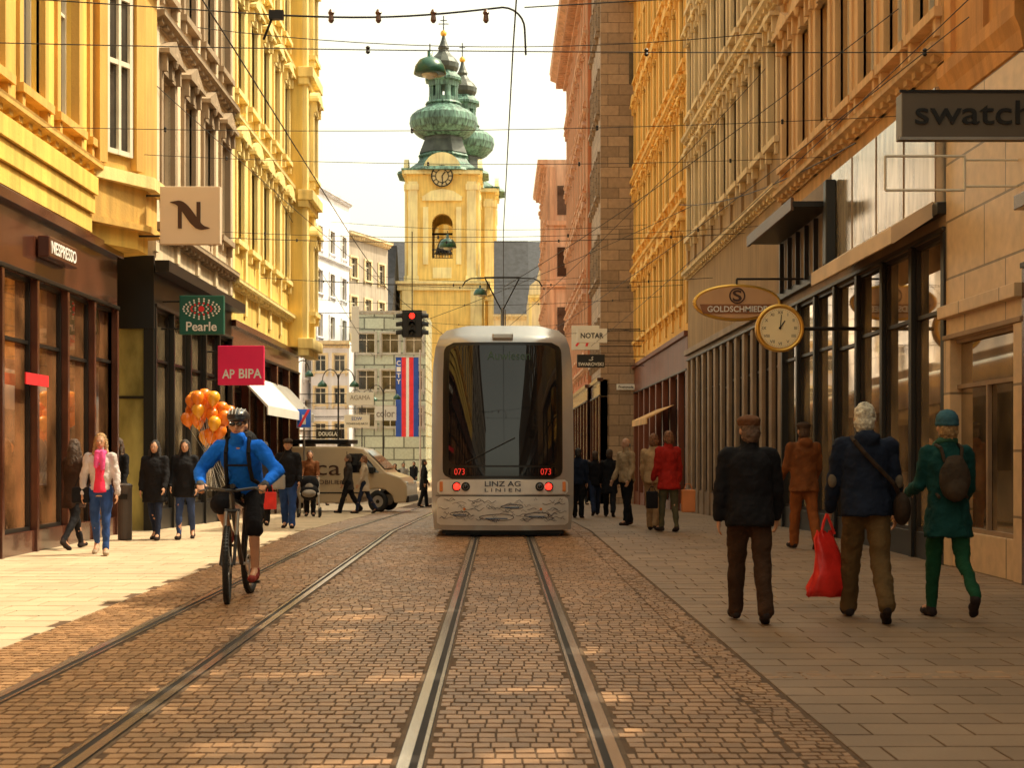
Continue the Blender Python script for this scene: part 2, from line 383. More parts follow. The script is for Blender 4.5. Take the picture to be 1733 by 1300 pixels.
def tilemat(name,col,bw,bh,var=.2,mort=.012,rough=.7):
    m=bpy.data.materials.new(name); m.use_nodes=True; nt=m.node_tree;N=nt.nodes;L=nt.links;b=N['Principled BSDF']
    tc=N.new('ShaderNodeTexCoord'); sp=N.new('ShaderNodeSeparateXYZ'); cb=N.new('ShaderNodeCombineXYZ'); L.new(tc.outputs['Object'],sp.inputs[0])
    ad=N.new('ShaderNodeMath'); ad.operation='ADD'; L.new(sp.outputs[0],ad.inputs[0]); L.new(sp.outputs[1],ad.inputs[1])
    L.new(ad.outputs[0],cb.inputs[0]); L.new(sp.outputs[2],cb.inputs[1])
    br=N.new('ShaderNodeTexBrick'); L.new(cb.outputs[0],br.inputs['Vector'])
    br.inputs['Scale'].default_value=1; br.inputs['Brick Width'].default_value=bw; br.inputs['Row Height'].default_value=bh; br.inputs['Mortar Size'].default_value=mort
    br.inputs['Color1'].default_value=(*[c*(1-var) for c in col],1); br.inputs['Color2'].default_value=(*[min(1,c*(1+var)) for c in col],1); br.inputs['Mortar'].default_value=(*[c*.35 for c in col],1)
    n=N.new('ShaderNodeTexNoise'); n.inputs['Scale'].default_value=6; n.inputs['Detail'].default_value=6; L.new(tc.outputs['Object'],n.inputs['Vector'])
    mr=N.new('ShaderNodeMapRange'); mr.inputs['To Min'].default_value=.7; mr.inputs['To Max'].default_value=1.3; L.new(n.outputs[0],mr.inputs[0])
    mx=N.new('ShaderNodeMix'); mx.data_type='RGBA'; mx.blend_type='MULTIPLY'; mx.inputs[0].default_value=1; L.new(br.outputs[0],mx.inputs[6]); L.new(mr.outputs[0],mx.inputs[7])
    L.new(mx.outputs[2],b.inputs['Base Color']); b.inputs['Roughness'].default_value=rough
    bp=N.new('ShaderNodeBump'); bp.invert=True; bp.inputs['Strength'].default_value=.5; bp.inputs['Distance'].default_value=.02; L.new(br.outputs['Fac'],bp.inputs['Height']); L.new(bp.outputs[0],b.inputs['Normal'])
    return m
STONE=tilemat('stone_cladding',(.36,.24,.15),.9,.42); CTILE=tilemat('cream_tile_cladding',(.64,.45,.26),1.4,.7,.06,.015,.4)
CURT=tilemat('glass_curtain_wall',(.50,.56,.46),1.5,.9,.15,.06,.15)
# ------------------------------------------------------------------ buildings
up=[(6.3,2.1,1.0,'tri'),(9.9,2.1,1.0,'flat')]
b=building('plain grey plaster townhouse further down the street',-6.5,-30,9,'L',15,DULL,DULL,up,12,4.7,roof=True)
shopfront(b,0,39,0,4.7,12,DBR)
b=building('yellow plaster townhouse with corner bay above a brown coffee shop front',-6.5,9,25,'L',16,YEL,OCH,[(6.35,2.5,.95,'flat'),(10.2,2.3,.95,'tri'),(13.6,1.6,.95,None)],9,4.75,strings=(5.75,9.3),margin=.4)
shopfront(b,0,16,0,4.75,11,DBR,fr=BLACK,fas=.95,pw=.10,plinth=.3,door=9,glass=SHOPR,rec=.10)
mb=MB()
for i in range(3): mb.box(0,14.2,-.10-.05*i,.01,4.85+.29*i,5.12+.29*i,YEL)
mb.box(0,14.2,-.05,.012,4.8,5.7,OCH); mb.obj('apron',b)
poly=[(14.2,0),(15.55,-.62),(16.35,-.62),(16.6,0)]
mb=MB(); mb.prism(poly,5.15,15.4,OCH)
mb.prism([(13.95,0.05),(15.5,-.78),(16.4,-.78),(16.75,.05)],5.75,5.95,YTR); mb.prism([(14.05,0.05),(15.53,-.7),(16.4,-.7),(16.7,.05)],5.05,5.15,OCH)
mb.prism([(14.4,0.05),(15.5,-.5),(16.2,-.5),(16.5,.05)],4.76,5.05,YEL); mb.prism([(13.95,0.05),(15.5,-.78),(16.4,-.78),(16.75,.05)],9.2,9.45,YTR)
bay=mb.obj('bay',b)
bang=math.atan2(-.62,1.35)
for zz in(6.2,9.8):
    g=MB(); g.box(-.27,.27,-.012,-.006,0,2.6,GLASS); 
    wx=14.2+.675;wy=-.31
    wo=g.obj('window',b,(wx,wy,zz),bang)
    f=MB()
    for a,c in((-.33,-.25),(.25,.33),(-.03,.03)): f.box(a,c,-.07,-.014,0,2.6,WHITEF)
    for z in(0,1.45,2.52): f.box(-.25,.25,-.065,-.016,z,z+.08,WHITEF)
    f.obj('frame',wo)
    s=MB()
    for a,c in((-.55,-.36),(.36,.55)): s.box(a,c,-.12,-.002,-.2,2.85,OCH)
    s.box(-.6,.6,-.16,-.003,2.86,3.0,YTR); s.obj('surround',wo)
b=building('beige plaster house with grey stucco pediments and black shop corner',-6.2,26.4,34,'L',17,BEI,BTR,[(6.2,2.1,.95,'tri'),(9.9,2.2,.95,'seg'),(13.4,1.9,.95,'flat')],4,4.7,strings=(5.3,9.1,12.7),frame=BTR)
shopfront(b,0,7.6,0,4.7,5,BLACK,fas=.7,pw=.10,glass=SHOPM,rec=.1)
OLG=pm('olive_shop_glass',(.50,.42,.15),rough=.08,var=.7,scale=1.5,bump=.02,stretch=(1,1,.4))
mb=MB(); mb.box(-.03,-.005,.15,2.2,-.3,3.6,OLG); mb.obj('shop_window',b)
mb=MB(); mb.box(-.12,-.035,-.05,2.4,3.6,4.9,BLACK); mb.box(-.1,-.02,-.04,.14,-.3,3.6,BLACK); mb.box(-.06,-.032,1.1,1.16,-.3,3.6,DARKM); mb.box(-.06,-.032,.15,2.2,2.35,2.4,DARKM); mb.box(-.25,7.6,-.35,-.1,4.6,4.8,BLACK); mb.obj('shop_canopy',b)
b=building('bright yellow baroque house with rich white stucco window gables',-6.2,34,45.4,'L',20,YEL2,YTR,[(6.4,2.0,.9,'seg'),(9.9,2.1,.9,'tri'),(13.4,2.0,.9,'seg'),(16.8,1.6,.9,'flat')],6,4.4,strings=(5.2,9.0,12.5,16),pil=2,cproj=.8,cornh=.8)
shopfront(b,0,11.4,-.2,4.4,5,DBR,fas=.6)
mb=MB()
mb.box(9.3,11.4,-.42,.01,4.5,19.1,YEL2)
for x in(9.3,11.0): mb.box(x+.02,x+.38,-.56,-.41,4.6,19,YTR)
for z in(4.45,8.8,12.4,15.9): mb.box(9.15,11.55,-.75,-.3,z,z+.3,YTR); mb.box(9.2,11.5,-.62,-.3,z-.2,z,YTR)
mb.obj('corner_pavilion',b,bevel=.02)
for z in(5.6,9.6,13.2): window(b,10.35,z,.8,1.9,YTR,'seg',y=-.6)
aw=MB(); aw.prof([(-.02,3.3),(-.03,3.25),(-.75,2.45),(-.75,2.28),(-.78,2.28),(-.78,2.5)],.6,9.2,WHITE); aw.obj('awning',b)
b=building('pale blue white plaster corner house with rows of windows',-16.8,94.8,24,'A',21.4,WHI,WHI,[(z,1.7,1.15,None) for z in(3.6,6.9,10.2,13.5,16.8)],8,-1.3,ang=math.atan2(11.4,2.3),pil=False,cproj=.35,cornh=.35,strings=(3.0,16.1),roof=False)
b=building('grey beige corner house with flat brown roof edge',-12.4,119.5,7.6,'A',19.4,GREYB,CREAM,[(z,1.6,1.1,None) for z in(3,6.2,9.4,12.6,15.8)],3,-1.3,ang=math.atan2(15,6.0),pil=False,roofm=TILE,rh=1.2)
b=building('modern glass office block with banded facade',-11.0,112,5.4,'A',12.2,CURT,STEEL,[(z,1.5,1.3,None) for z in(3.4,6.2,9)],3,-1.3,ang=0,pil=False,roof=False,cproj=.15,cornh=.25)
b=building('low white terrace house beside the glass block',-13.8,108,2.8,'A',9.6,WHI,CREAM,[(z,1.2,.8,None) for z in(2.4,5,7.4)],2,-1.3,ang=0,pil=False,roof=False)
# shaded side
b=building('low street house with added pierced screen for sun patches',5.5,-25,15.4,'R',6.8,DULL,DULL,[(4.9,1.3,1.0,None)],10,4.0,roof=False,pil=False)
shopfront(b,0,40.4,0,4.0,12,DBR)
mb=MB(); ops=[]; rr=random.Random(12)  # added screen out of view, its holes let sun patches onto the road
for zh,p in ((7.2,.30),(8.2,.32),(9.3,.40),(10.4,.5),(11.5,.55)):
    xh=.2
    while xh<8.6:
        wd=rr.uniform(.12,.40)
        if rr.random()<p: 
            z=zh+rr.uniform(0,.12); ops.append((xh,xh+wd,z,z+rr.uniform(.45,.88)))
        xh+=wd+rr.uniform(.1,.5)
openwall(mb,0,40.4,6.8,13.2,ops,DULL,depth=.02); mb.obj('sun_patch_screen',b)
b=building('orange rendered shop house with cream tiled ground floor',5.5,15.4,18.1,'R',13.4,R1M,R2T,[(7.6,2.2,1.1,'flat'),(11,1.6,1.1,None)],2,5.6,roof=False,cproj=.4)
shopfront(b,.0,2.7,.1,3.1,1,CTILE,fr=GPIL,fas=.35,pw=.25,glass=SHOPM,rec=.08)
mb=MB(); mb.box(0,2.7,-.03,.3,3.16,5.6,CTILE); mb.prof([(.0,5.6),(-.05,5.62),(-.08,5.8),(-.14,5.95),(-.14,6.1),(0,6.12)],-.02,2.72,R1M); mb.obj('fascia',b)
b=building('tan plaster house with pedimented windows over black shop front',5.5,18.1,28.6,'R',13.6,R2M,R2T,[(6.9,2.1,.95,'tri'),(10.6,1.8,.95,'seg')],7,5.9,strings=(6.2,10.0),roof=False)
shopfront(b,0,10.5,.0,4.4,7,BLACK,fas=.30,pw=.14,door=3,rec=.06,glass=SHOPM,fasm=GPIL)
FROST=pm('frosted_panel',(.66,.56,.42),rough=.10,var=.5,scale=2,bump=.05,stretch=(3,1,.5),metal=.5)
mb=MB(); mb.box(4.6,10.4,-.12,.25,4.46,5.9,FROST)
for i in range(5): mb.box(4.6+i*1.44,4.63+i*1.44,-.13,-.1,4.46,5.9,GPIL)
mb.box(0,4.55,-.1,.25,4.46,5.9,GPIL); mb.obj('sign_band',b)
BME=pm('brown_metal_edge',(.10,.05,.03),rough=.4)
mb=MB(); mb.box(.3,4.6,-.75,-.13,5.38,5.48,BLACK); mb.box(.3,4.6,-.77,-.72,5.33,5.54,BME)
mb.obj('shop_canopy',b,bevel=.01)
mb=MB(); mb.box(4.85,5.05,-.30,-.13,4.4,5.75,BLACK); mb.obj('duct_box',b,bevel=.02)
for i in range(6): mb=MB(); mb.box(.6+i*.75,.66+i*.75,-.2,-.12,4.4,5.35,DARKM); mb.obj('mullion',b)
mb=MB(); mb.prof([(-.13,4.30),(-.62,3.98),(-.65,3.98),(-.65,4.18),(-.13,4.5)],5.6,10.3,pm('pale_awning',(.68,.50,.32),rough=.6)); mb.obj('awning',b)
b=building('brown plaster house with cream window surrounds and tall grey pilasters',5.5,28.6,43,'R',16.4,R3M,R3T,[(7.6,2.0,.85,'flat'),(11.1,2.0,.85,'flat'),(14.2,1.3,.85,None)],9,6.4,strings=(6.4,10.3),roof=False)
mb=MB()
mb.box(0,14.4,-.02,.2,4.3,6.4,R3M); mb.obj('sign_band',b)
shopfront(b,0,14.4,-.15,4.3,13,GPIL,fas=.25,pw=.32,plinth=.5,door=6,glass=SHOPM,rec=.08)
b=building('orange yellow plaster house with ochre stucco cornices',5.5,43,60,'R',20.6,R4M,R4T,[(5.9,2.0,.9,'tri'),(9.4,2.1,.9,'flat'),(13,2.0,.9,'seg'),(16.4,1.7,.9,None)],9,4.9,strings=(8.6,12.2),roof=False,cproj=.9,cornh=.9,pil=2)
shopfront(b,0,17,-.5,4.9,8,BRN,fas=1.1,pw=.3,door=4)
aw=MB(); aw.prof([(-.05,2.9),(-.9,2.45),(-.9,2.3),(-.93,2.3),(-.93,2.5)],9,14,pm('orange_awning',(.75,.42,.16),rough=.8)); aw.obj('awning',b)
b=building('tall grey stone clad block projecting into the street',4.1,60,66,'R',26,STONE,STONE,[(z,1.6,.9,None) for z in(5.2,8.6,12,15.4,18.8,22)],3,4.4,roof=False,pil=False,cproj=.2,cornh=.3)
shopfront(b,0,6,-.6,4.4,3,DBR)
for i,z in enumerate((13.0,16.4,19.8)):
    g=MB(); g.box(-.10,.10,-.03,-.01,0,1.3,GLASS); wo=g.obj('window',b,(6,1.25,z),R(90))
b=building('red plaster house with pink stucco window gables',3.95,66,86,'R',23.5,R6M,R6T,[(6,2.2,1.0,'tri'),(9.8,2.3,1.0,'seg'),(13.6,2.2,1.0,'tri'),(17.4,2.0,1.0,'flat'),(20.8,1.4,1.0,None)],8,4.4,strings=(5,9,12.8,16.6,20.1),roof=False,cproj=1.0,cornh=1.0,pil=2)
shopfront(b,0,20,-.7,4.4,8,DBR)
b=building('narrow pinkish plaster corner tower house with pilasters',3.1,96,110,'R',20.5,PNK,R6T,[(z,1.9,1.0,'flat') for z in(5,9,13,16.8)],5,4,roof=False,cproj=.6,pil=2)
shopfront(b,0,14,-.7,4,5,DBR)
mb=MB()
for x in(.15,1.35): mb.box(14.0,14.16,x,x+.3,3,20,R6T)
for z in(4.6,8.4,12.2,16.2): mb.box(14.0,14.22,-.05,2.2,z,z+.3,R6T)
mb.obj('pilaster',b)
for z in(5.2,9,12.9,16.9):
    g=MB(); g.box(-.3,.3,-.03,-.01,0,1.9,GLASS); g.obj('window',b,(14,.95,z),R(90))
b=building('cream baroque facade with curved gable and urn',2.6,132,3.6,'A',15.5,CREAM,YTR,[(4.5,2.6,1.1,'seg'),(9.5,2.6,1.1,'tri')],2,-1.3,ang=0,roof=False,pil=2,cproj=.5,strings=(8.4,))
g=MB(); pts=[(0,15.6),(3.6,15.6),(3.5,16.4),(2.9,16.9),(2.6,18.0),(1.8,18.7),(1.0,18.0),(.7,16.9),(.1,16.4)]; g.xz(pts,0,.6,CREAM)
g.lathe([(.12,0),(.3,.3),(.35,.6),(.12,1.0),(.18,1.2),(.02,1.8)],YTR,(1.8,.3,18.6),n=10); g.obj('gable',b)
# ------------------------------------------------------------------ church
CY=wallmat('church_yellow_plaster',(.94,.64,.20),streak=.22); CT=wallmat('church_stucco',(.98,.78,.40),streak=.2)
COP=pm('verdigris_copper',(.14,.28,.22),rough=.5,var=.6,scale=.8,bump=.3,fine=3,streak=.8)
COPD=pm('dark_copper',(.05,.06,.05),rough=.5,var=.6,scale=1,bump=.3,fine=3)
GOLD=pm('gilt',(.80,.48,.10),rough=.35,metal=.8,var=.1)
ch=thing('church','yellow baroque church with twin green copper onion towers','church',(-6.05,156,0))
def ctower(x,y):
    s=.064; Z=lambda py:1.37+(768-py)*s
    hw=3.75; mb=MB()
    zb=Z(485)
    arch=[(-1.1,Z(445)),(1.1,Z(445)),(1.1,Z(388))]+[(1.1*math.cos(a),Z(388)+1.1*math.sin(a)) for a in [math.pi*i/12 for i in range(1,12)]]+[(-1.1,Z(388))]
    def wallside():
        x0,x1,z0,z1=-hw,hw,zb,Z(300)
        P=lambda a,c:(a,-hw,c)
        quads=[[P(x0,z0),P(x1,z0),P(x1,Z(445)),P(x0,Z(445))],[P(x0,Z(445)),P(-1.1,Z(445)),P(-1.1,Z(388)),P(x0,Z(388))],[P(1.1,Z(445)),P(x1,Z(445)),P(x1,Z(388)),P(1.1,Z(388))]]
        zt=Z(388)+1.1
        quads.append([P(x0,zt),P(x1,zt),P(x1,z1),P(x0,z1)])
        for sx in(-1,1):
            pts=[P(sx*1.1*math.cos(a),Z(388)+1.1*math.sin(a)) for a in [math.pi/2*i/6 for i in range(7)]]
            for k in range(6):
                a0,a1=pts[k],pts[k+1]; quads.append([a0,a1,(sx*hw,-hw,a1[2]),(sx*hw,-hw,a0[2])])
        for k in range(len(arch)):
            a,c=arch[k],arch[(k+1)%len(arch)]
            quads.append([(a[0],-hw,a[1]),(c[0],-hw,c[1]),(c[0],-hw+.8,c[1]),(a[0],-hw+.8,a[1])])
        return quads
    for k in range(4):
        M=Matrix.Rotation(k*math.pi/2,3,'Z')
        for q in wallside(): mb.quad([M@Vector(p) for p in q],CY)
        def bx(x0,x1,y0,y1,z0,z1,m):
            t=MB(); t.box(x0,x1,y0,y1,z0,z1,m); mb.add([M@Vector(v) for v in t.v],t.f,m)
        for sx in(-1,1):
            c=sx*3.1; bx(c-.5,c+.5,-hw-.22,-hw+.01,zb,Z(318),CT); bx(c-.62,c+.62,-hw-.3,-hw+.01,Z(332),Z(322),CT); bx(c-.62,c+.62,-hw-.3,-hw+.01,zb,zb+.7,CT)
            c=sx*1.75; bx(c-.28,c+.28,-hw-.14,-hw+.01,Z(455),Z(360),CT)
        bx(-2.1,2.1,-hw-.3,-hw+.01,Z(350),Z(344),CT)
        t=MB(); t.xz([(-2.2,Z(344)),(2.2,Z(344)),(1.2,Z(334)),(0,Z(330)),(-1.2,Z(334))],-hw-.25,-hw+.01,CT); mb.add([M@Vector(v) for v in t.v],t.f,CT)
        bx(-4.0,-1.8,-hw-.5,-hw+.01,Z(306),Z(298),CT); bx(1.8,4.0,-hw-.5,-hw+.01,Z(306),Z(298),CT)
        pts=[(-2.0,Z(306)),(-2.0,Z(298))]+[(2.0*math.cos(a),Z(300)+1.9*math.sin(a)) for a in [math.pi*(12-i)/12 for i in range(13)]]+[(2.0,Z(298)),(2.0,Z(306))]
        t=MB(); t.xz(pts,-hw-.45,-hw+.01,CT); mb.add([M@Vector(v) for v in t.v],t.f,CT)
        bx(-1.0,1.0,-hw-.1,-hw+.01,Z(478),Z(460),CT)
        for j in range(7): bx(-.9+j*.3-.04,-.9+j*.3+.04,-hw+.2,-hw+.28,Z(445),Z(430),DARKM)
        bx(-1.1,1.1,-hw+.18,-hw+.3,Z(431),Z(429),DARKM)
    lw=4.7; 
    mb.box(-lw,lw,-lw,lw,zb-.9,zb-.25,CT); mb.box(-lw-.35,lw+.35,-lw-.35,lw+.35,zb-.25,zb+.02,CT)
    mb.box(-4.4,4.4,-4.4,4.4,-1.3,zb-.9,CY)
    for sx in(-1,1): mb.box(sx*3.6-.6,sx*3.6+.6,-4.62,-4.39,-1.3,zb-.92,CT)
    mb.box(-3.0,3.0,-3.0,3.0,zb-.2,Z(450),BLACK); mb.box(-hw+.02,hw-.02,-hw+.02,hw-.02,Z(330),Z(329),CY)
    tw=mb.obj('tower',ch,(x,y,0))
    bl=MB(); bl.lathe([(1.0,0),(.85,.3),(.55,1.2),(.3,1.6),(.05,1.7)],DARKM,(0,0,Z(430)),n=14); bl.tube((-3.7,0,Z(396)),(3.7,0,Z(396)),.12,DARKM); bl.obj('bell',tw)
    d=MB(); rot=math.pi/8
    d.lathe([(4.35*1.22,Z(300)),(4.3*1.2,Z(296)),(3.9,Z(289)),(3.0,Z(279)),(2.65,Z(270)),(2.9,Z(267)),(2.6,Z(262))],COP,n=8,rot=rot)
    d.box(-4.3,4.3,-4.3,4.3,Z(300),Z(297),COP)
    d.lathe([(2.75,Z(262)),(2.45,Z(250)),(2.2,Z(240)),(2.2,Z(234))],COPD,n=8,rot=rot)
    d.lathe([(2.3,Z(234)),(3.0,Z(228)),(3.5,Z(220)),(3.7,Z(209)),(3.6,Z(198)),(3.0,Z(190)),(2.2,Z(184)),(1.8,Z(179)),(2.0,Z(177)),(1.9,Z(174))],COP,n=16,rot=rot)
    for i in range(8):
        a=math.pi/4*i+rot; d.tube((1.3*math.cos(a),1.3*math.sin(a),Z(176)),(1.3*math.cos(a),1.3*math.sin(a),Z(136)),.36,COP,n=6)
    d.lathe([(1.7,Z(176)),(1.7,Z(166))],COP,n=8,rot=rot)
    d.lathe([(1.7,Z(148)),(1.75,Z(140)),(2.1,Z(138)),(2.1,Z(134)),(1.7,Z(128)),(1.35,Z(122))],COP,n=8,rot=rot)
    d.lathe([(1.3,Z(124)),(1.65,Z(116)),(1.7,Z(108)),(1.35,Z(100)),(.8,Z(92)),(.5,Z(85)),(.62,Z(81)),(.45,Z(76)),(.25,Z(67)),(.12,Z(58))],COPD,n=12,rot=rot)
    d.obj('dome',tw)
    c=MB(); c.sphere((0,0,Z(56)),.35,GOLD); c.tube((0,0,Z(56)),(0,0,Z(26)),.06,DARKM); c.tube((-.55,0,Z(40)),(.55,0,Z(40)),.05,DARKM); c.tube((-.35,0,Z(34)),(.35,0,Z(34)),.05,DARKM); c.obj('cross',tw)
    ck=MB(); yy=-hw-.5
    ck.xz([(1.15*math.cos(2*math.pi*i/32),Z(310)+1.15*math.sin(2*math.pi*i/32)) for i in range(32)],yy,-hw-.4,pm('clock_stone',(.75,.58,.30)))
    ck.torus((0,yy-.03,Z(310)),(0,1,0),1.1,.07,DARKM); ck.torus((0,yy-.03,Z(310)),(0,1,0),.68,.04,DARKM)
    for i in range(12):
        a=math.pi/6*i; ck.tube((.72*math.sin(a),yy-.03,Z(310)+.72*math.cos(a)),(1.05*math.sin(a),yy-.03,Z(310)+1.05*math.cos(a)),.06,DARKM,n=4)
    ck.tube((0,yy-.06,Z(310)),(.35,yy-.06,Z(310)+.45),.06,DARKM); ck.tube((0,yy-.06,Z(310)),(.1,yy-.06,Z(310)-.85),.05,DARKM); ck.obj('clock_face',tw)
ctower(-.02,4); ctower(1.75,14.7)
mb=MB(); mb.box(-11,12.5,24,60,-1.3,19,CY)
mb.prof([(23,19),(40,29.5),(61.5,19)],-13,13,SLATE); mb.obj('nave',ch)
b=building('old house with dark slate roof beside the church',-14.5,150,3.6,'A',15.5,CREAM,CREAM,[(z,1.6,1,None) for z in(3,6.5,10)],2,-1.3,ang=0,pil=False,roofm=SLATE,rh=8,D=14)
b=building('old house with steep dark slate roof',-.6,150,3.6,'A',15.5,CREAM,CREAM,[(z,1.6,1,None) for z in(3,6.5,10)],2,-1.3,ang=0,pil=False,roofm=SLATE,rh=8.5,D=14)
# ------------------------------------------------------------------ tram
SIL=pm('silver_tram_paint',(.54,.54,.54),rough=.22,var=.1,scale=1.5,metal=.45,bump=.02,coat=.5)
TWH=pm('white_tram_paint',(.68,.67,.64),rough=.35,var=.14,scale=3,bump=.03,coat=.4)
TGL=pm('tram_black_glass',(.008,.008,.010),rough=.03,var=.4,bump=.01,fine=1,spec=.6)
REDL=pm('red_lamp',(.8,.02,.01),rough=.3,var=.05,bump=0,emit=(1,.02,.01),estr=4)
REDT=pm('red_digits',(.7,.03,.02),rough=.4,var=.05,bump=0,emit=(1,.05,.03),estr=.6)
ORNG=pm('amber_lens',(.7,.2,.03),rough=.3,var=.1,bump=0)
RUB=pm('rubber',(.012,.012,.012),rough=.7,var=.2)
DGR=pm('dim_green_display',(.03,.07,.035),rough=.5,bump=0)
tram=thing('tram','silver low floor tram with black windscreen and raised pantograph','tram',(.05,24.1,-.01)); tram.rotation_euler=(R(-.9),0,0); tram.scale=(1.01,1,1.025)
def HW(z):
    pts=[(.12,1.12),(.5,1.165),(1.2,1.17),(2.2,1.165),(2.8,1.15),(3.1,1.11),(3.28,1.04),(3.38,.93),(3.45,.60),(3.47,.0)]
    for (a,wa),(b_,wb) in zip(pts[:-1],pts[1:]):
        if a<=z<=b_: return wa+(wb-wa)*(z-a)/(b_-a)
    return pts[0][1]
def TF(x,z):
    u=min(1,abs(x)/1.17)
    lean=.0 if z<.9 else .30*((z-.9)/2.5)**1.6
    low=.10*max(0,(.55-z)/.45)**1.5
    return .42*u**3.2+lean+low
zs=[.12,.3,.5,.7,.9,1.1,1.4,1.8,2.2,2.5,2.8,2.95,3.1,3.2,3.28,3.34,3.38,3.42,3.45]
nx=24; mb=MB(); V=[]
for z in zs:
    for i in range(nx+1):
        u=-1+2*i/nx; x=u*HW(z); V.append((x,TF(x,z)+(.0 if z<3.2 else (z-3.2)*1.2),z))
fs=[]
for k in range(len(zs)-1):
    for i in range(nx): fs.append((k*(nx+1)+i,k*(nx+1)+i+1,(k+1)*(nx+1)+i+1,(k+1)*(nx+1)+i))
mb.add(V,fs,SIL)
LEN=27
ring=[V[k*(nx+1)+nx] for k in range(len(zs))]
ring2=[V[k*(nx+1)] for k in range(len(zs))]
for rg in(ring,ring2):
    vs=list(rg)+[(x,LEN,z) for x,y,z in rg]; n=len(rg)
    mb.add(vs,[(i,i+1,n+i+1,n+i) for i in range(n-1)],SIL)
top=[V[(len(zs)-1)*(nx+1)+i] for i in range(nx+1)]; vs=top+[(x,LEN,z) for x,y,z in top]
mb.add(vs,[(i,i+1,nx+1+i+1,nx+1+i) for i in range(nx)],SIL)
mb.quad([(-1.15,LEN,.12),(1.15,LEN,.12),(1.12,LEN,3),(.7,LEN,3.45),(-.7,LEN,3.45),(-1.12,LEN,3)],SIL)
mb.quad([(-1.12,.4,.12),(1.12,.4,.12),(1.12,LEN,.12),(-1.12,LEN,.12)],DARKM)
mb.obj('body',tram,smooth=True)
def patch(name,xa,xb,za,zb,m,off,parent,nx=20,nz=14,rc=.12,tp=.06):
    mb=MB();V=[];fs=[]
    for k in range(nz+1):
        z=za+(zb-za)*k/nz; dz=min(z-za,zb-z); ins=0
        if dz<rc: ins=rc-math.sqrt(max(0,rc*rc-(rc-dz)**2))
        tt=(z-za)/(zb-za); 
        hwid=(xb-xa)/2-ins; cx=(xa+xb)/2
        for i in range(nx+1):
            x=cx+hwid*(-1+2*i/nx)*(1-tp*max(0,tt-.75)); V.append((x,TF(x,z)-off,z))
    for k in range(nz):
        for i in range(nx): fs.append((k*(nx+1)+i,k*(nx+1)+i+1,(k+1)*(nx+1)+i+1,(k+1)*(nx+1)+i))
    mb.add(V,fs,m); return mb.obj(name,parent,smooth=True)
patch('windscreen_surround',-.98,.98,.94,3.15,BLACK,.008,tram,nz=40,rc=.16)
ws=patch('windscreen',-.88,.88,1.16,3.10,TGL,.016,tram,nz=40,rc=.12)
patch('lower_glass',-.88,.88,.99,1.13,TGL,.015,ws,nz=6,rc=.03); 
patch('side_trim',-.945,-.91,1.3,2.9,DARKM,.02,ws,nx=3,rc=.015); patch('side_trim',.91,.945,1.3,2.9,DARKM,.02,ws,nx=3,rc=.015)
mb=MB(); pts=[(x,TF(x,1.2+.5*(x+.6))-.035,1.2+.5*(x+.6)) for x in (-.6,-.3,0,.2)]; mb.path(pts,.010,RUB); mb.obj('wiper',tram)
lp=patch('bumper',-1.08,1.08,.2,.66,TWH,.006,tram,nx=30,rc=.06)
patch('panel_seam',-1.1,1.1,.668,.682,RUB,.012,tram,nx=30,nz=2,rc=0); patch('lamp_panel',-1.07,1.07,.70,.93,TWH,.009,tram,nx=30,nz=6,rc=.04)
rr=random.Random(4); mb=MB(); INK=pm('dark_ink',(.05,.05,.07),rough=.5,bump=0)
for i in range(85):
    x=rr.uniform(-1.0,1.0); z=rr.uniform(.26,.62); n=rr.randint(4,9); Lh=rr.uniform(.05,.20); pts=[]
    for j in range(n+1):
        xx=x+Lh*(j/n-.5); zz=z+.018*math.sin(j*1.1+i)+.012*math.sin(i*.7+j*.4)
        if abs(xx)<1.05: pts.append((xx,TF(xx,zz)-.009,zz))
    mb.path(pts,.002+.003*rr.random(),INK,n=4)
for cx,cz,a,c in((-.1,.33,.28,.05),(.55,.36,.2,.045),(-.7,.38,.16,.04),(.15,.5,.18,.03)):
    pts=[]
    for j in range(21):
        t=2*math.pi*j/20; xx=cx+a*math.cos(t); zz=cz+c*math.sin(t)*(1+.3*math.cos(t)); pts.append((xx,TF(xx,zz)-.009,zz))
    mb.path(pts,.006,INK,n=4); 
    pts=[(cx+a*.8*q,TF(cx+a*.8*q,cz-c*.4)-.009,cz-c*.4) for q in(-.8,-.4,0,.4,.8)]; mb.path(pts,.012,pm('blue_ink',(.08,.14,.25)),n=4)
mb.obj('line_artwork',tram)
for sx in(-1,1):
    for xx,m,r in((.745,REDL,.055),(.60,TGL,.05)):
        x=sx*xx; y=TF(x,.82); l=MB(); l.tube((x,y-.03,.82),(x,y+.08,.82),r+.022,RUB,n=20); lo=l.obj('lamp_housing',tram)
        l=MB(); l.sphere((x,y-.03,.82),(r,.02,r),m,n=16); l.obj('tail_light' if m==REDL else 'headlight',lo,smooth=True)
        if m==TGL: l=MB(); l.torus((x,y-.035,.82),(0,1,0),r*.75,.008,STEEL,n=20,k=6); l.obj('lamp_ring',lo)
    x=sx*.62; y=TF(x,.46); l=MB(); l.sphere((x,y-.01,.46),(.022,.02,.022),ORNG); l.obj('reflector',tram)
    l=MB(); x=sx*1.0; y=TF(x,.88); l.box(x-.03,x+.03,y-.03,y+.06,.74,.9,ORNG); l.obj('indicator',tram,bevel=.01)
TW=lambda x,z:TF(x,z)-.010
lettering('LINZ AG',INK,tram,w=.58,h=.085,loc=(0,0,.865),warp=TW,bold=.012)
lettering('L I N I E N',INK,tram,w=.58,h=.055,loc=(0,0,.765),warp=TW,bold=.01)
TW2=lambda x,z:TF(x,z)-.018
lettering('073',REDT,tram,w=.17,h=.10,loc=(-.70,0,1.06),warp=TW2); lettering('073',REDT,tram,w=.17,h=.10,loc=(.70,0,1.06),warp=TW2)
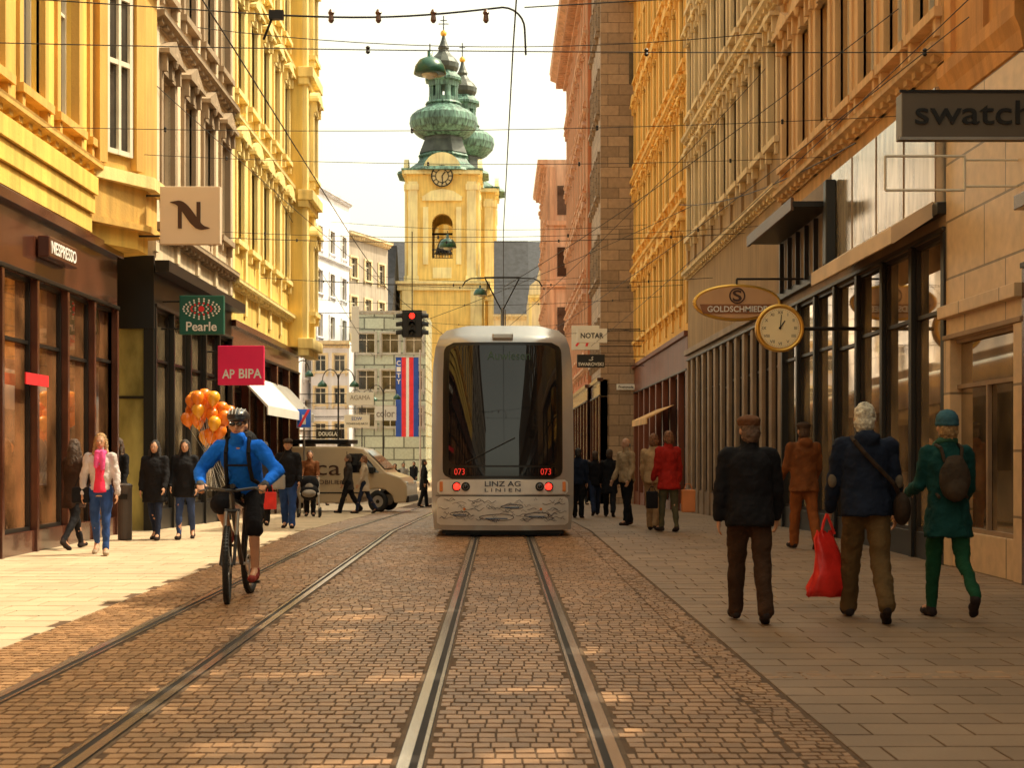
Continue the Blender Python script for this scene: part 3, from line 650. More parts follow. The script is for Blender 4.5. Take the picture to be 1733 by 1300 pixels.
lettering('Auwiesen',DGR,tram,w=.70,h=.14,loc=(.1,0,2.93),warp=TW2)
mb=MB(); y=TF(0,3.25); mb.box(-.17,.17,y-.05,y+.2,3.20,3.29,STEEL); mb.obj('camera_housing',tram,bevel=.02)
mb=MB(); mb.box(-.55,.55,4,9,3.47,3.68,SIL); mb.box(-.5,.5,12,18,3.47,3.72,SIL); mb.obj('roof_equipment',tram,bevel=.04)
mb=MB(); mb.box(-.95,.95,.7,1.6,.02,.14,BLACK); mb.box(-1.0,1.0,.55,.65,.05,.3,BLACK); mb.obj('skirt',tram)
for sx in(-.45,.45):
    for yy in(2.0,3.8): w_=MB(); w_.tube((sx-.05,yy,.29),(sx+.05,yy,.29),.29,STEEL,n=24); w_.obj('wheel',tram)
for sx in(-1,1):
    for j in range(8):
        x=sx*1.172; w_=MB(); w_.box(min(x,x+sx*.012),max(x,x+sx*.012),1.3+j*3.2,3.9+j*3.2,1.1,2.6,TGL); w_.obj('side_window',tram)
mb=MB()
mb.tube((0,4.2,3.7),(0,5.3,4.25),.03,DARKM); mb.tube((.06,4.2,3.72),(.06,5.25,4.22),.012,DARKM)
for sx in(-1,1):
    mb.tube((sx*.03,5.3,4.25),(sx*.32,4.3,4.70),.014,DARKM)
    mb.path([(sx*.32,4.3,4.72),(sx*.60,4.3,4.71),(sx*.70,4.3,4.66),(sx*.76,4.3,4.56)],.013,DARKM)
mb.box(-.34,.34,4.27,4.33,4.71,4.74,DARKM); mb.box(-.4,.4,4.1,5.4,3.62,3.7,DARKM)
mb.obj('pantograph',tram)
# ------------------------------------------------------------------ overhead wires
WIRE=pm('wire',(.03,.024,.02),rough=.6,bump=0)
def sag(p0,p1,s,n=14):
    p0=Vector(p0);p1=Vector(p1); return [p0.lerp(p1,i/n)-Vector((0,0,s*4*(i/n)*(1-i/n))) for i in range(n+1)]
def wire(pts,r=.008,label='thin dark span wire strung across the street',knob=()):
    t=thing('overhead_wire',label,'wire',tuple(pts[0]),group='overhead wires')
    p=[Vector(q)-Vector(pts[0]) for q in pts]; mb=MB(); mb.path(p,r,WIRE,n=5); mb.obj('cable',t)
    if knob:
        for k in knob:
            q=p[0].lerp(p[-1],k); j=min(range(len(p)),key=lambda i:(p[i]-q).length); m=MB(); c=p[j]
            m.lathe([(.01,-.035),(.022,-.02),(.012,0),(.022,.02),(.01,.035)],DARKM,c,n=8); m.obj('insulator',t)
for cx in(.12,-2.38):
    wire([(cx+(.09 if cx>0 else 0),4,5.05),(cx,13.3,5.0),(cx-.06,24,4.95),(cx,40,4.85),(cx,60,4.8),(cx,100,4.8),(cx,148,4.8)],.007,'contact wire running along above the tram rails')
for Y,z0,z1,s in((13.3,5.12,5.0,.06),(20,5.8,5.95,.12),(24.5,6.35,6.3,.15),(28.5,5.7,5.8,.2),(33,6.2,6.3,.15),(38,5.9,5.9,.2),(44,6.6,6.4,.2),(50,6.6,6.7,.25),(57,6.3,6.2,.3),(66,7.6,7.2,.3),(78,7.4,7.6,.3)):
    wire(sag((-6.2,Y,z0),(5.5 if Y<60 else 4,Y,z1),s),.005 if Y<30 else .008,knob=(.12,.4,.62,.86))
GW='thin diagonal guy wire strung between facades'
wire(sag((-6.2,26,8.0),(-1.9,50,5.4),.1),.008,GW); wire(sag((5.4,13,6.6),(3.4,60,5.5),.2),.007,GW); wire(sag((5.4,17,6.4),(1.0,52,5.2),.2),.007,GW)
wire(sag((5.4,30,9.2),(.2,44,5.1),.2),.007,GW); wire(sag((-6.1,30,9.5),(-6,70,6),.2),.01,'thin dark cable strung along the facades'); wire(sag((5.3,22,6),(5.3,44,8.8),.3),.012,'dark cable bundle strung along the facades')
wire(sag((3.9,30,6.4),(-2.3,42,5.1),.1),.007,GW); wire(sag((5.4,20,7.4),(.1,33,5.1),.15),.007,GW)
t=thing('wire_hanger','curved dark overhead wire hanger with four insulators','wire hanger',(PX(470,13.3),13.3,PZ(25,13.3)))
pts=[(0,0,0)]
for i in range(1,13): pts.append((i*(380/188)/12,0,.07*i/12-.05*math.sin(i/12*math.pi)))
x1=pts[-1][0]
for a in range(1,7): pts.append((x1+.2*math.sin(a*math.pi/12),0,.07-.2*(1-math.cos(a*math.pi/12))))
pts.append((x1+.21,0,-.36))
mb=MB(); mb.path(pts,.009,DARKM,n=8); mb.obj('arm',t)
for px in(560,640,733,822):
    m=MB(); m.lathe([(.012,-.07),(.026,-.05),(.020,0),(.030,.02),(.015,.05)],pm('brown_insulator',(.16,.08,.05),rough=.3),((px-470)/188,0,.0),n=10); m.obj('insulator',t)
m=MB(); m.box(-.08,.05,-.03,.03,-.04,.04,DARKM); m.tube((-.06,0,-.04),(-.13,0,-.22),.012,DARKM); m.obj('clamp',t)
wire([(PX(470,13.3),13.3,PZ(25,13.3)),(-6.2,13.3,5.6)],.006); wire([(PX(887,13.3),13.3,PZ(12,13.3)),(5.5,13.3,5.7)],.006)
GRN=pm('green_enamel',(.015,.10,.065),rough=.35,var=.2,coat=.4,bump=.02)
for px,py,Y in((727,112,30),(757,412,54),(812,494,72)):
    x=PX(px,Y);z=PZ(py,Y)
    t=thing('hanging_lamp','green enamel dome street lamp hung on a span wire','street lamp',(x,Y,z),group='hanging street lamps')
    m=MB(); m.lathe([(.31,-.16),(.33,-.15),(.30,0),(.22,.12),(.10,.18),(.05,.2),(.05,.32),(.02,.34)],GRN,n=24); m.obj('lamp_shade',t,smooth=True)
    m=MB(); m.sphere((0,0,-.15),(.17,.17,.1),pm('lamp_bowl',(.7,.7,.6),rough=.2)); m.obj('bulb',t,smooth=True)
    wire(sag((-6.2,Y,z+.8),(5.5 if Y<60 else 4,Y,z+.7),.25 if Y>31 else .35),.009)
    m=MB(); m.tube((0,0,.33),(0,0,.46),.012,DARKM); m.obj('hook',t)
t=thing('traffic_light','black multi headed traffic signal hanging from a wire showing red','traffic light',(PX(697,30),30,PZ(550,30)))
for sx,rz,red in((0,0,True),(-.13,-90,False),(.13,90,False)):
    m=MB(); m.box(-.085,.085,-.07,.07,-.25,.27,BLACK); ho=m.obj('housing',t,(sx,0.02 if red else .04,0),R(rz),bevel=.015)
    for k,zz in enumerate((.18,.01,-.16)):
        m=MB(); m.sphere((0,-.075,zz),(.058,.02,.058),REDL if (red and k==0) else pm('dark_lens',(.02,.02,.02),rough=.2)); m.obj('lens',ho,smooth=True)
        m=MB()
        for a in range(9):
            q0=math.pi*a/9*1.2-.3;q1=math.pi*(a+1)/9*1.2-.3
            m.quad([(.07*math.cos(q0),-.07,zz+.07*math.sin(q0)),(.07*math.cos(q1),-.07,zz+.07*math.sin(q1)),(.065*math.cos(q1),-.20,zz+.065*math.sin(q1)-.015),(.065*math.cos(q0),-.20,zz+.065*math.sin(q0)-.015)],BLACK)
        m.obj('visor',ho)
m=MB(); m.tube((0,0,.28),(0,0,1.9),.010,DARKM); m.box(-.2,.2,-.02,.02,.27,.30,DARKM); m.obj('hanger',t)
# ------------------------------------------------------------------ signs
def sign(label,px0,px1,py0,py1,Y,m,th=.1,side='L',brk=True,wallx=None,name='shop_sign'):
    x0,x1=PX(px0,Y),PX(px1,Y);z0,z1=PZ(py1,Y),PZ(py0,Y)
    t=thing(name,label,'sign',((x0+x1)/2,Y,(z0+z1)/2)); w=x1-x0;h=z1-z0
    p=MB(); p.box(-w/2,w/2,0,th,-h/2,h/2,m); p.obj('panel',t,bevel=.01)
    if brk:
        wx=(wallx if wallx is not None else (-6.2 if side=='L' else 5.5))-(x0+x1)/2
        for zz in(h*.35,-h*.35):
            q=MB(); q.tube((-w/2 if side=='L' else w/2,th/2,zz),(wx,th/2,zz),.018,DARKM); q.obj('bracket',t)
    return t,w,h
PANEL=pm('pale_rose_panel',(.78,.60,.43),rough=.4,var=.06,scale=1,bump=0)
t,w_,h_=sign('square pale sign with brown N monogram',270,372,315,413,24.5,PANEL,.16)
LOGO=pm('brown_logo',(.06,.018,.01),rough=.4,bump=0)
u=w_
mb=MB(); mb.xz([(-.20*u,-.22*u),(-.135*u,-.22*u),(-.135*u,.16*u),(-.20*u,.20*u)],-.012,0,LOGO)
mb.xz([(.11*u,-.16*u),(.175*u,-.20*u),(.175*u,.22*u),(.11*u,.22*u)],-.012,0,LOGO); mb.obj('logo',t)
mb=MB(); P1=[];P2=[]
for i in range(19):
    q=i/18; x=(-.33+.66*q)*u; z=(.215*math.cos(math.pi*min(1,max(0,(q-.14)/.72))))*u
    wd=(.085*math.sin(math.pi*q)**.9+.003)*u
    P1.append((x+wd*.6,z+wd*.6));P2.append((x-wd*.6,z-wd*.6))
for i in range(18): mb.xz([P2[i],P2[i+1],P1[i+1],P1[i]],-.014,-.001,LOGO)
mb.obj('logo',t)
GRS=pm('dark_green_sign',(.01,.11,.075),rough=.4,var=.05,bump=0)
t,w_,h_=sign('dark green optician sign with red eye of dots',303,378,500,566,27,GRS,.14)
lettering('Pearle',WHITE,t,w=.56,h=.17,loc=(0,-.006,-.21),bold=.015)
mb=MB(); RD=pm('sign_red',(.85,.03,.04),rough=.4,bump=0)
for k,(rx,rz,n,m,rd) in enumerate(((.33,.19,22,WHITE,.018),(.26,.15,18,WHITE,.018),(.19,.11,14,RD,.02),(.12,.075,9,WHITE,.016))):
    for i in range(n):
        a=2*math.pi*i/n; mb.tube((rx*math.cos(a),-.008,.11+rz*math.sin(a)*(1-.25*abs(math.cos(a)))),(rx*math.cos(a),.001,.11+rz*math.sin(a)*(1-.25*abs(math.cos(a)))),rd,m,n=8)
mb.tube((0,-.01,.11),(0,.001,.11),.055,RD,n=16); mb.obj('logo',t)
MAG=pm('magenta_sign',(.95,.02,.12),rough=.4,var=.05,bump=0)
t,w_,h_=sign('magenta red drugstore sign with white letters',368,446,585,652,31,MAG,.12)
lettering('BIPA',WHITE,t,w=.48,h=.20,loc=(.20,-.006,-.17),bold=.02); lettering('AP',WHITE,t,w=.26,h=.19,loc=(-.26,-.006,-.18),bold=.02)
t=thing('shop_sign','small backlit coffee shop sign with white letters on brown fascia','sign',(-6.33,21.3,4.27),R(90))
mb=MB(); mb.box(-.70,.70,-.05,.12,-.15,.15,DBR); mb.obj('panel',t,bevel=.02)
lettering('NESPRESSO',WHITE,t,w=1.2,h=.18,loc=(0,-.055,0),bold=.01)
t=thing('shop_sign','small red sign inside brown shop glass','sign',(-6.46,20.6,2.4),R(90))
mb=MB(); mb.box(-.5,.5,-.02,.0,-.08,.08,RD); mb.obj('panel',t)
t=thing('shop_sign','oval orange brown goldsmith sign with pale letters on bracket','sign',(PX(1247,26),26,PZ(512,26)))
ov=[(.74*math.cos(2*math.pi*i/40),.29*math.sin(2*math.pi*i/40)) for i in range(40)]
mb=MB(); mb.xz([(x*.97,z*.95) for x,z in ov],0,.1,pm('peach_brown_panel',(.62,.36,.18),rough=.4,bump=0,var=.08)); mb.obj('panel',t)
mb=MB(); mb.path([(x,.05,z) for x,z in ov]+[(ov[0][0],.05,ov[0][1])],.04,GOLD,n=6); mb.xz([(-.60,-.20),(.60,-.20),(.66,-.03),(-.66,-.03)],-.008,-.001,pm('brown_letter_band',(.28,.11,.04),rough=.4,bump=0)); mb.obj('rim',t)
lettering('GOLDSCHMIEDE',WHITE,t,w=1.05,h=.105,loc=(0,-.014,-.115),bold=.015); lettering('S',LOGO,t,w=.16,h=.2,loc=(0,-.012,.12),bold=.02)
mb=MB(); mb.torus((0,-.01,.12),(0,1,0),.13,.012,LOGO,n=24,k=6); mb.obj('logo_ring',t)
mb=MB(); mb.path([(0,.05,.3),(0,.05,.42),(5.5-PX(1247,26),.05,.42)],.02,DARKM); mb.obj('bracket',t)
FACE=pm('cream_clock_face',(.95,.80,.48),rough=.4,var=.06,bump=0)
t=thing('street_clock','round gilt framed clock with cream face on wall bracket','clock',(PX(1318,22.3),22.3,PZ(556,22.3)))
mb=MB(); mb.tube((0,-.06,0),(0,.16,0),.34,GOLD,n=40); mb.torus((0,-.06,0),(0,1,0),.335,.03,GOLD,n=40); mb.obj('case',t)
mb=MB(); mb.tube((0,-.075,0),(0,-.055,0),.30,FACE,n=40); mb.obj('clock_face',t)
mb=MB()
for i in range(60):
    a=2*math.pi*i/60; mb.tube((.285*math.sin(a),-.078,.285*math.cos(a)),(.273*math.sin(a),-.078,.273*math.cos(a)),.003,LOGO,n=4)
mb.obj('minute_marks',t)
for i,s in enumerate(('XII','I','II','III','IIII','V','VI','VII','VIII','IX','X','XI')):
    a=2*math.pi*i/12; lettering(s,LOGO,t,h=.045,loc=(.235*math.sin(a),-.078,.235*math.cos(a)),ext=.001)
mb=MB(); mb.tube((0,-.085,0),(.07,-.085,.11),.008,BLACK); mb.tube((0,-.085,0),(.02,-.085,.2),.006,BLACK); mb.tube((0,-.09,0),(0,-.076,0),.02,BLACK,n=12); mb.obj('hands',t)
mb=MB(); mb.tube((.33,.05,0),(5.5-PX(1318,22.3),.05,0),.03,DARKM); mb.obj('bracket',t)
SWP=pm('grey_brown_panel',(.13,.10,.07),rough=.4,var=.1,bump=0)
t=thing('shop_sign','long dark grey box sign with black lowercase lettering','sign',(PX(1668,13),13,PZ(194,13)))
mb=MB(); mb.box(-.74,.85,0,.2,-.2,.2,SWP); mb.obj('panel',t,bevel=.01); mb=MB(); mb.box(-.76,.87,-.01,.0,-.22,-.195,STEEL); mb.box(-.76,.87,-.01,.0,.195,.22,DARKM); mb.obj('trim',t)
lettering('swatch',BLACK,t,w=1.03,h=.21,loc=(-.11,-.012,.02),bold=.006); mb=MB(); mb.tube((.85,.1,0),(5.5-PX(1668,13),.1,0),.03,DARKM); mb.obj('bracket',t)
t=thing('sign_frame','empty white metal sign frame on wall','sign frame',(PX(1565,15.6),15.6,PZ(293,15.6)))
mb=MB()
for a,c in(((-.42,-.18),(.42,-.18)),((.42,-.18),(.42,.18)),((.42,.18),(-.42,.18)),((-.42,.18),(-.42,-.18))): mb.tube((a[0],0,a[1]),(c[0],0,c[1]),.014,WHITEF)
for z in(-.14,.14): mb.tube((.42,0,z),(1.02,0,z),.012,WHITEF)
mb.obj('frame',t)
t,w_,h_=sign('white notary sign with dark letters',976,1027,556,580,55,WHITE,.1,'R',wallx=5.5); lettering('NOTAR',BLACK,t,w=.85,h=.2,loc=(0,-.006,0),bold=.02)
t,w_,h_=sign('white square sign with red script figures',967,1014,551,592,57,WHITE,.1,'R',wallx=5.5); lettering('74',RD,t,w=.6,h=.45,loc=(-.1,-.006,-.12),shear=.3,bold=.03)
t,w_,h_=sign('black jeweller sign with white swan and letters',976,1023,600,622,56,BLACK,.1,'R',wallx=5.5); lettering('SWAROVSKI',WHITE,t,w=.95,h=.13,loc=(0,-.006,-.12),bold=.02)
mb=MB(); mb.path([(-.08,-.01,.04),(.02,-.01,.02),(.08,-.01,.06),(.03,-.01,.1),(.06,-.01,.16),(.09,-.01,.14)],.015,WHITE); mb.obj('logo',t)
t,w_,h_=sign('small white street name plate on stone wall',1043,1075,650,660,59.9,WHITE,.03,'R',brk=False,name='street_name_sign'); lettering('Promenade',BLACK,t,w=.6,h=.12,loc=(0,-.006,0))
GRY=pm('grey_letter',(.35,.30,.26),bump=0)
t,w_,h_=sign('white shop sign with thin grey letters',586,632,664,686,62,WHITE,.1,wallx=-10); lettering('AGAMA',GRY,t,w=.85,h=.2,loc=(0,-.006,.05))
t,w_,h_=sign('white company sign with blue letters',582,625,702,724,58,WHITE,.1,wallx=-10); lettering('EDW',pm('sign_blue',(.05,.12,.5),bump=0),t,w=.4,h=.13,loc=(0,-.006,.1)); lettering('WOHNUNG NR 50',BLACK,t,w=.85,h=.08,loc=(0,-.006,-.1))
t,w_,h_=sign('white sign with dark letters reading color',634,670,688,712,80,WHITE,.1,wallx=-10); lettering('color',GRY,t,w=1.0,h=.4,loc=(0,-.006,0),bold=.02)
t,w_,h_=sign('black perfumery sign with white letters',535,577,727,742,62,BLACK,.1,wallx=-12); lettering('DOUGLAS',WHITE,t,w=.85,h=.17,loc=(0,-.006,0),bold=.02)
t,w_,h_=sign('small black sign with orange letters',462,476,649,674,43,BLACK,.1); lettering('IC',ORNG,t,w=.16,h=.2,loc=(0,-.006,0))
t,w_,h_=sign('tall narrow white vertical hanging sign',594,607,518,596,70,WHITE,.08,wallx=-10)
BLU=pm('flag_blue',(.03,.09,.42),rough=.8,bump=.1)
t=thing('banner','tall blue red and white hanging banner','banner',(PX(688,100),100,PZ(672,100)))
mb=MB(); mb.box(-.75,-.35,0,.03,-2.7,2.7,BLU); mb.box(-.35,-.05,0,.031,-2.7,2.7,RD); mb.box(-.05,.15,.0,.032,-2.7,2.7,WHITE); mb.box(.15,.45,0,.031,-2.7,2.7,RD); mb.box(.45,.8,0,.03,-2.7,2.7,BLU); mb.obj('cloth',t)
for i,s in enumerate('CITY'): lettering(s,WHITE,t,w=.28,h=.32,loc=(-.55,-.01,2.3-.42*i),bold=.02)
mb=MB(); mb.tube((-.8,0,2.72),(.9,0,2.72),.04,STEEL); mb.tube((.9,0,-6),(.9,0,3.2),.06,STEEL); mb.obj('pole',t)
Y=40; t=thing('traffic_sign','square blue no stopping sign with red diagonal on pole','traffic sign',(PX(514,Y),Y,gz(Y)))
z=PZ(708,Y)-gz(Y); mb=MB(); mb.tube((0,.03,0),(0,.03,z+.3),.025,STEEL); mb.obj('pole',t)
mb=MB(); mb.box(-.20,.20,0,.02,z-.26,z+.26,WHITE); mb.box(-.185,.185,-.004,0,z-.245,z+.245,pm('road_sign_blue',(.02,.15,.75),bump=0,rough=.4)); mb.xz([(-.17,z-.23),(-.09,z-.23),(.17,z+.23),(.09,z+.23)],-.008,-.004,RD); mb.box(-.05,.05,-.007,-.0041,z-.17,z+.09,WHITE); mb.obj('panel',t)
for px,py,Y,sp in((572,625,60,.65),(648,652,75,.7),(612,660,95,.8),(500,610,66,.6)):
    t=thing('street_lamp','slim twin arm street lamp with green bell shades','street lamp',(PX(px,Y),Y,gz(Y)),group='twin arm street lamps'); H_=PZ(py,Y)-gz(Y)
    mb=MB(); mb.tube((0,0,0),(0,0,H_-.2),.05,DARKM,r1=.03); mb.lathe([(.14,0),(.14,.3),(.08,.5),(.06,.9)],DARKM,n=10); mb.obj('pole',t)
    for s in(-1,1):
        pts=[(s*sp*(1-math.cos(a))/2,0,H_-.5+.5*math.sin(a)) for a in [math.pi*i/8 for i in range(9)]]
        mb=MB(); mb.path(pts,.022,DARKM); mb.obj('arm',t)
        mb=MB(); mb.lathe([(.20,-.22),(.18,-.1),(.08,0),(.03,.05)],GRN,(s*sp,0,H_-.5),n=14); mb.obj('lamp_shade',t,smooth=True)
t=thing('litter_bin','slim dark grey metal litter bin on the pavement','litter bin',(PX(211,23.4),23.4,0))
mb=MB(); mb.lathe([(.10,0),(.11,.02),(.11,.82),(.12,.84),(.12,.87),(.07,.9)],pm('bin_grey',(.08,.06,.05),rough=.5),n=20); mb.obj('body',t)
mb=MB(); mb.box(-.07,.07,-.118,-.10,.65,.73,BLACK); mb.obj('slot',t)
t=thing('wall_spotlight','small black wall floodlight on bracket','lamp',(PX(1648,17.6),17.6,PZ(470,17.6)))
mb=MB(); mb.box(-.09,.09,-.06,.06,-.07,.07,BLACK); mb.obj('housing',t,bevel=.01); mb=MB(); mb.tube((.09,0,0),(5.5-PX(1648,17.6)+.02,0,0),.02,BLACK); mb.obj('bracket',t)
# ------------------------------------------------------------------ van
VB=pm('beige_van_paint',(.60,.45,.28),rough=.3,var=.05,coat=.5,bump=0)
Yv=44.5; van=thing('van','beige estate agent van with black roof rack','van',(PX(572,Yv),Yv,gz(Yv)),R(-6)); van.scale=(.92,1,1)
prof=[(-2.4,.3),(-2.42,.9),(-2.36,1.5),(-2.28,1.88),(-2.1,1.95),(.6,1.95),(1.0,1.88),(1.4,1.55),(1.80,1.18),(2.25,1.04),(2.44,.85),(2.46,.5),(2.4,.3),(2.05,.28),(1.98,.5),(1.75,.68),(1.5,.72),(1.25,.68),(1.02,.5),(.95,.28),(-1.05,.28),(-1.12,.5),(-1.35,.68),(-1.6,.72),(-1.85,.68),(-2.08,.5),(-2.15,.28)]
def vy(z): return .95 if z<1.05 else .95-.13*((z-1.05)/.9)
mb=MB(); n=len(prof); vs=[(x,-vy(z),z) for x,z in prof]+[(x,vy(z),z) for x,z in prof]
mb.add(vs,[tuple(range(n)),tuple(range(2*n-1,n-1,-1))]+[(i,n+i,n+(i+1)%n,(i+1)%n) for i in range(n)],VB); mb.obj('body',van,bevel=.04)
def vp(name,pts,m,off=.012,parent=van):
    mb=MB(); mb.quad([(x,-vy(z)-off,z) for x,z in pts],m); mb.obj(name,parent)
    mb=MB(); mb.quad([(x,vy(z)+off,z) for x,z in pts][::-1],m); mb.obj(name,parent)
vp('side_window',[(.55,1.18),(1.55,1.18),(1.25,1.5),(.98,1.74),(.55,1.74)],TGL)
vp('door_seam',[(.47,.35),(.49,.35),(.49,1.8),(.47,1.8)],RUB,.005); vp('door_seam',[(-.72,.35),(-.70,.35),(-.70,1.8),(-.72,1.8)],RUB,.005); vp('side_moulding',[(-1.0,.56),(.9,.56),(.9,.60),(-1.0,.60)],RUB)
mb=MB(); mb.quad([(1.10,-.78,1.82),(1.70,-.86,1.28),(1.70,.86,1.28),(1.10,.78,1.82)],TGL); o=mb.obj('windscreen',van,(.03,0,.02))
for xx in(1.5,-1.6):
    for s in(-1,1):
        mb=MB(); mb.torus((xx,s*.86,.33),(0,1,0),.24,.09,RUB,n=28,ry=.11); wo=mb.obj('wheel',van,smooth=True)
        mb=MB(); mb.tube((xx,s*.80,.33),(xx,s*.93,.33),.19,STEEL,n=20); mb.tube((xx,s*.9,.33),(xx,s*.945,.33),.06,DARKM,n=12); mb.obj('rim',wo)
for s in(-1,1): mb=MB(); mb.box(2.2,2.44,s*.72-.14,s*.72+.14,.72,.92,WHITE); mb.obj('headlight',van,bevel=.03)
mb=MB(); mb.box(-2.2,.5,-.7,.7,2.03,2.16,BLACK)
for x in(-2,-1,.2): mb.box(x,x+.06,-.78,.78,1.95,2.03,BLACK)
mb.obj('roof_rack',van,bevel=.02); mb=MB(); mb.box(2.36,2.5,-.9,.9,.3,.5,DARKM); mb.obj('bumper',van,bevel=.03)
mb=MB(); mb.box(1.25,1.4,-1.12,-.92,1.15,1.35,BLACK); mb.obj('wing_mirror',van,bevel=.03)
lettering('ca',LOGO,van,w=.8,h=.3,loc=(-.1,-.97,1.25)); lettering('IMMOBILIEN',LOGO,van,w=1.3,h=.12,loc=(-.2,-.965,.9))
# ------------------------------------------------------------------ people
SKIN=pm('skin',(.55,.28,.16),rough=.55,var=.08,scale=8,bump=.03)
def cloth(name,c,r=.85,var=.3): return pm('cloth_'+name,c,rough=r,var=var,scale=5,bump=.5,fine=30,spec=.2)
TEXC=bpy.data.textures.new('folds','CLOUDS'); TEXC.noise_scale=.10; TEXC.noise_depth=3
TEXH=bpy.data.textures.new('strands','CLOUDS'); TEXH.noise_scale=.022
class BL:
    def __init__(s): s.mb=MB()
    def cap(s,p0,p1,r0,r1,n=12,flat=None):
        p0=Vector(p0);p1=Vector(p1);a=p1-p0;L_=a.length
        if L_<1e-5: a=Vector((0,0,1)); L_=1e-5
        a=a.normalized(); u=a.orthogonal().normalized(); w=a.cross(u); rings=[]
        for k in range(4): th=math.pi/2*k/3; rings.append((p0-a*r0*math.cos(th),max(.0015,r0*math.sin(th))))
        for k in range(4): th=math.pi/2*(3-k)/3; rings.append((p1+a*r1*math.cos(th),max(.0015,r1*math.sin(th))))
        vs=[];fs=[]
        for c,r in rings:
            for i in range(n):
                t=2*math.pi*i/n; vs.append(c+u*r*math.cos(t)+w*r*math.sin(t))
        for k in range(7):
            for i in range(n): fs.append((k*n+i,k*n+(i+1)%n,(k+1)*n+(i+1)%n,(k+1)*n+i))
        fs+=[tuple(range(n-1,-1,-1)),tuple(range(7*n,8*n))]
        s.mb.add(vs,fs,SKIN)
    def loft(s,rings,T,n=18):
        vs=[];fs=[]
        for z,rx,ry,yo in rings:
            for i in range(n):
                t=2*math.pi*i/n; vs.append(T(Vector((rx*math.cos(t),yo+ry*math.sin(t),z))))
        m=len(rings)
        for k in range(m-1):
            for i in range(n): fs.append((k*n+i,k*n+(i+1)%n,(k+1)*n+(i+1)%n,(k+1)*n+i))
        fs+=[tuple(range(n-1,-1,-1)),tuple(range((m-1)*n,m*n))]
        s.mb.add(vs,fs,SKIN)
    def ell(s,c,r,T=lambda p:p,n=16):
        t=MB(); t.sphere(c,r,SKIN,n=n); s.mb.add([T(Vector(v)) for v in t.v],t.f,SKIN)
    def out(s,name,parent,mat,vox,disp=0,sm=4,tex=None):
        s.mb.mats=[mat]; o=s.mb.obj(name,parent,smooth=True)
        r=o.modifiers.new('r','REMESH'); r.mode='VOXEL'; r.voxel_size=vox; r.use_smooth_shade=True
        m=o.modifiers.new('s','SMOOTH'); m.factor=.5; m.iterations=sm
        if disp:
            d=o.modifiers.new('d','DISPLACE'); d.texture=tex or TEXC; d.strength=disp; d.mid_level=.5; d.texture_coords='GLOBAL'
        return o
def ik(a,t,l1,l2,hint):
    a=Vector(a);t=Vector(t);d=t-a;L_=min(d.length,(l1+l2)*.999);u=d.normalized()
    x=(l1*l1-l2*l2+L_*L_)/(2*L_); h=math.sqrt(max(0,l1*l1-x*x)); hv=Vector(hint); hv=(hv-u*hv.dot(u)).normalized()
    return a+u*x+hv*h, a+u*L_
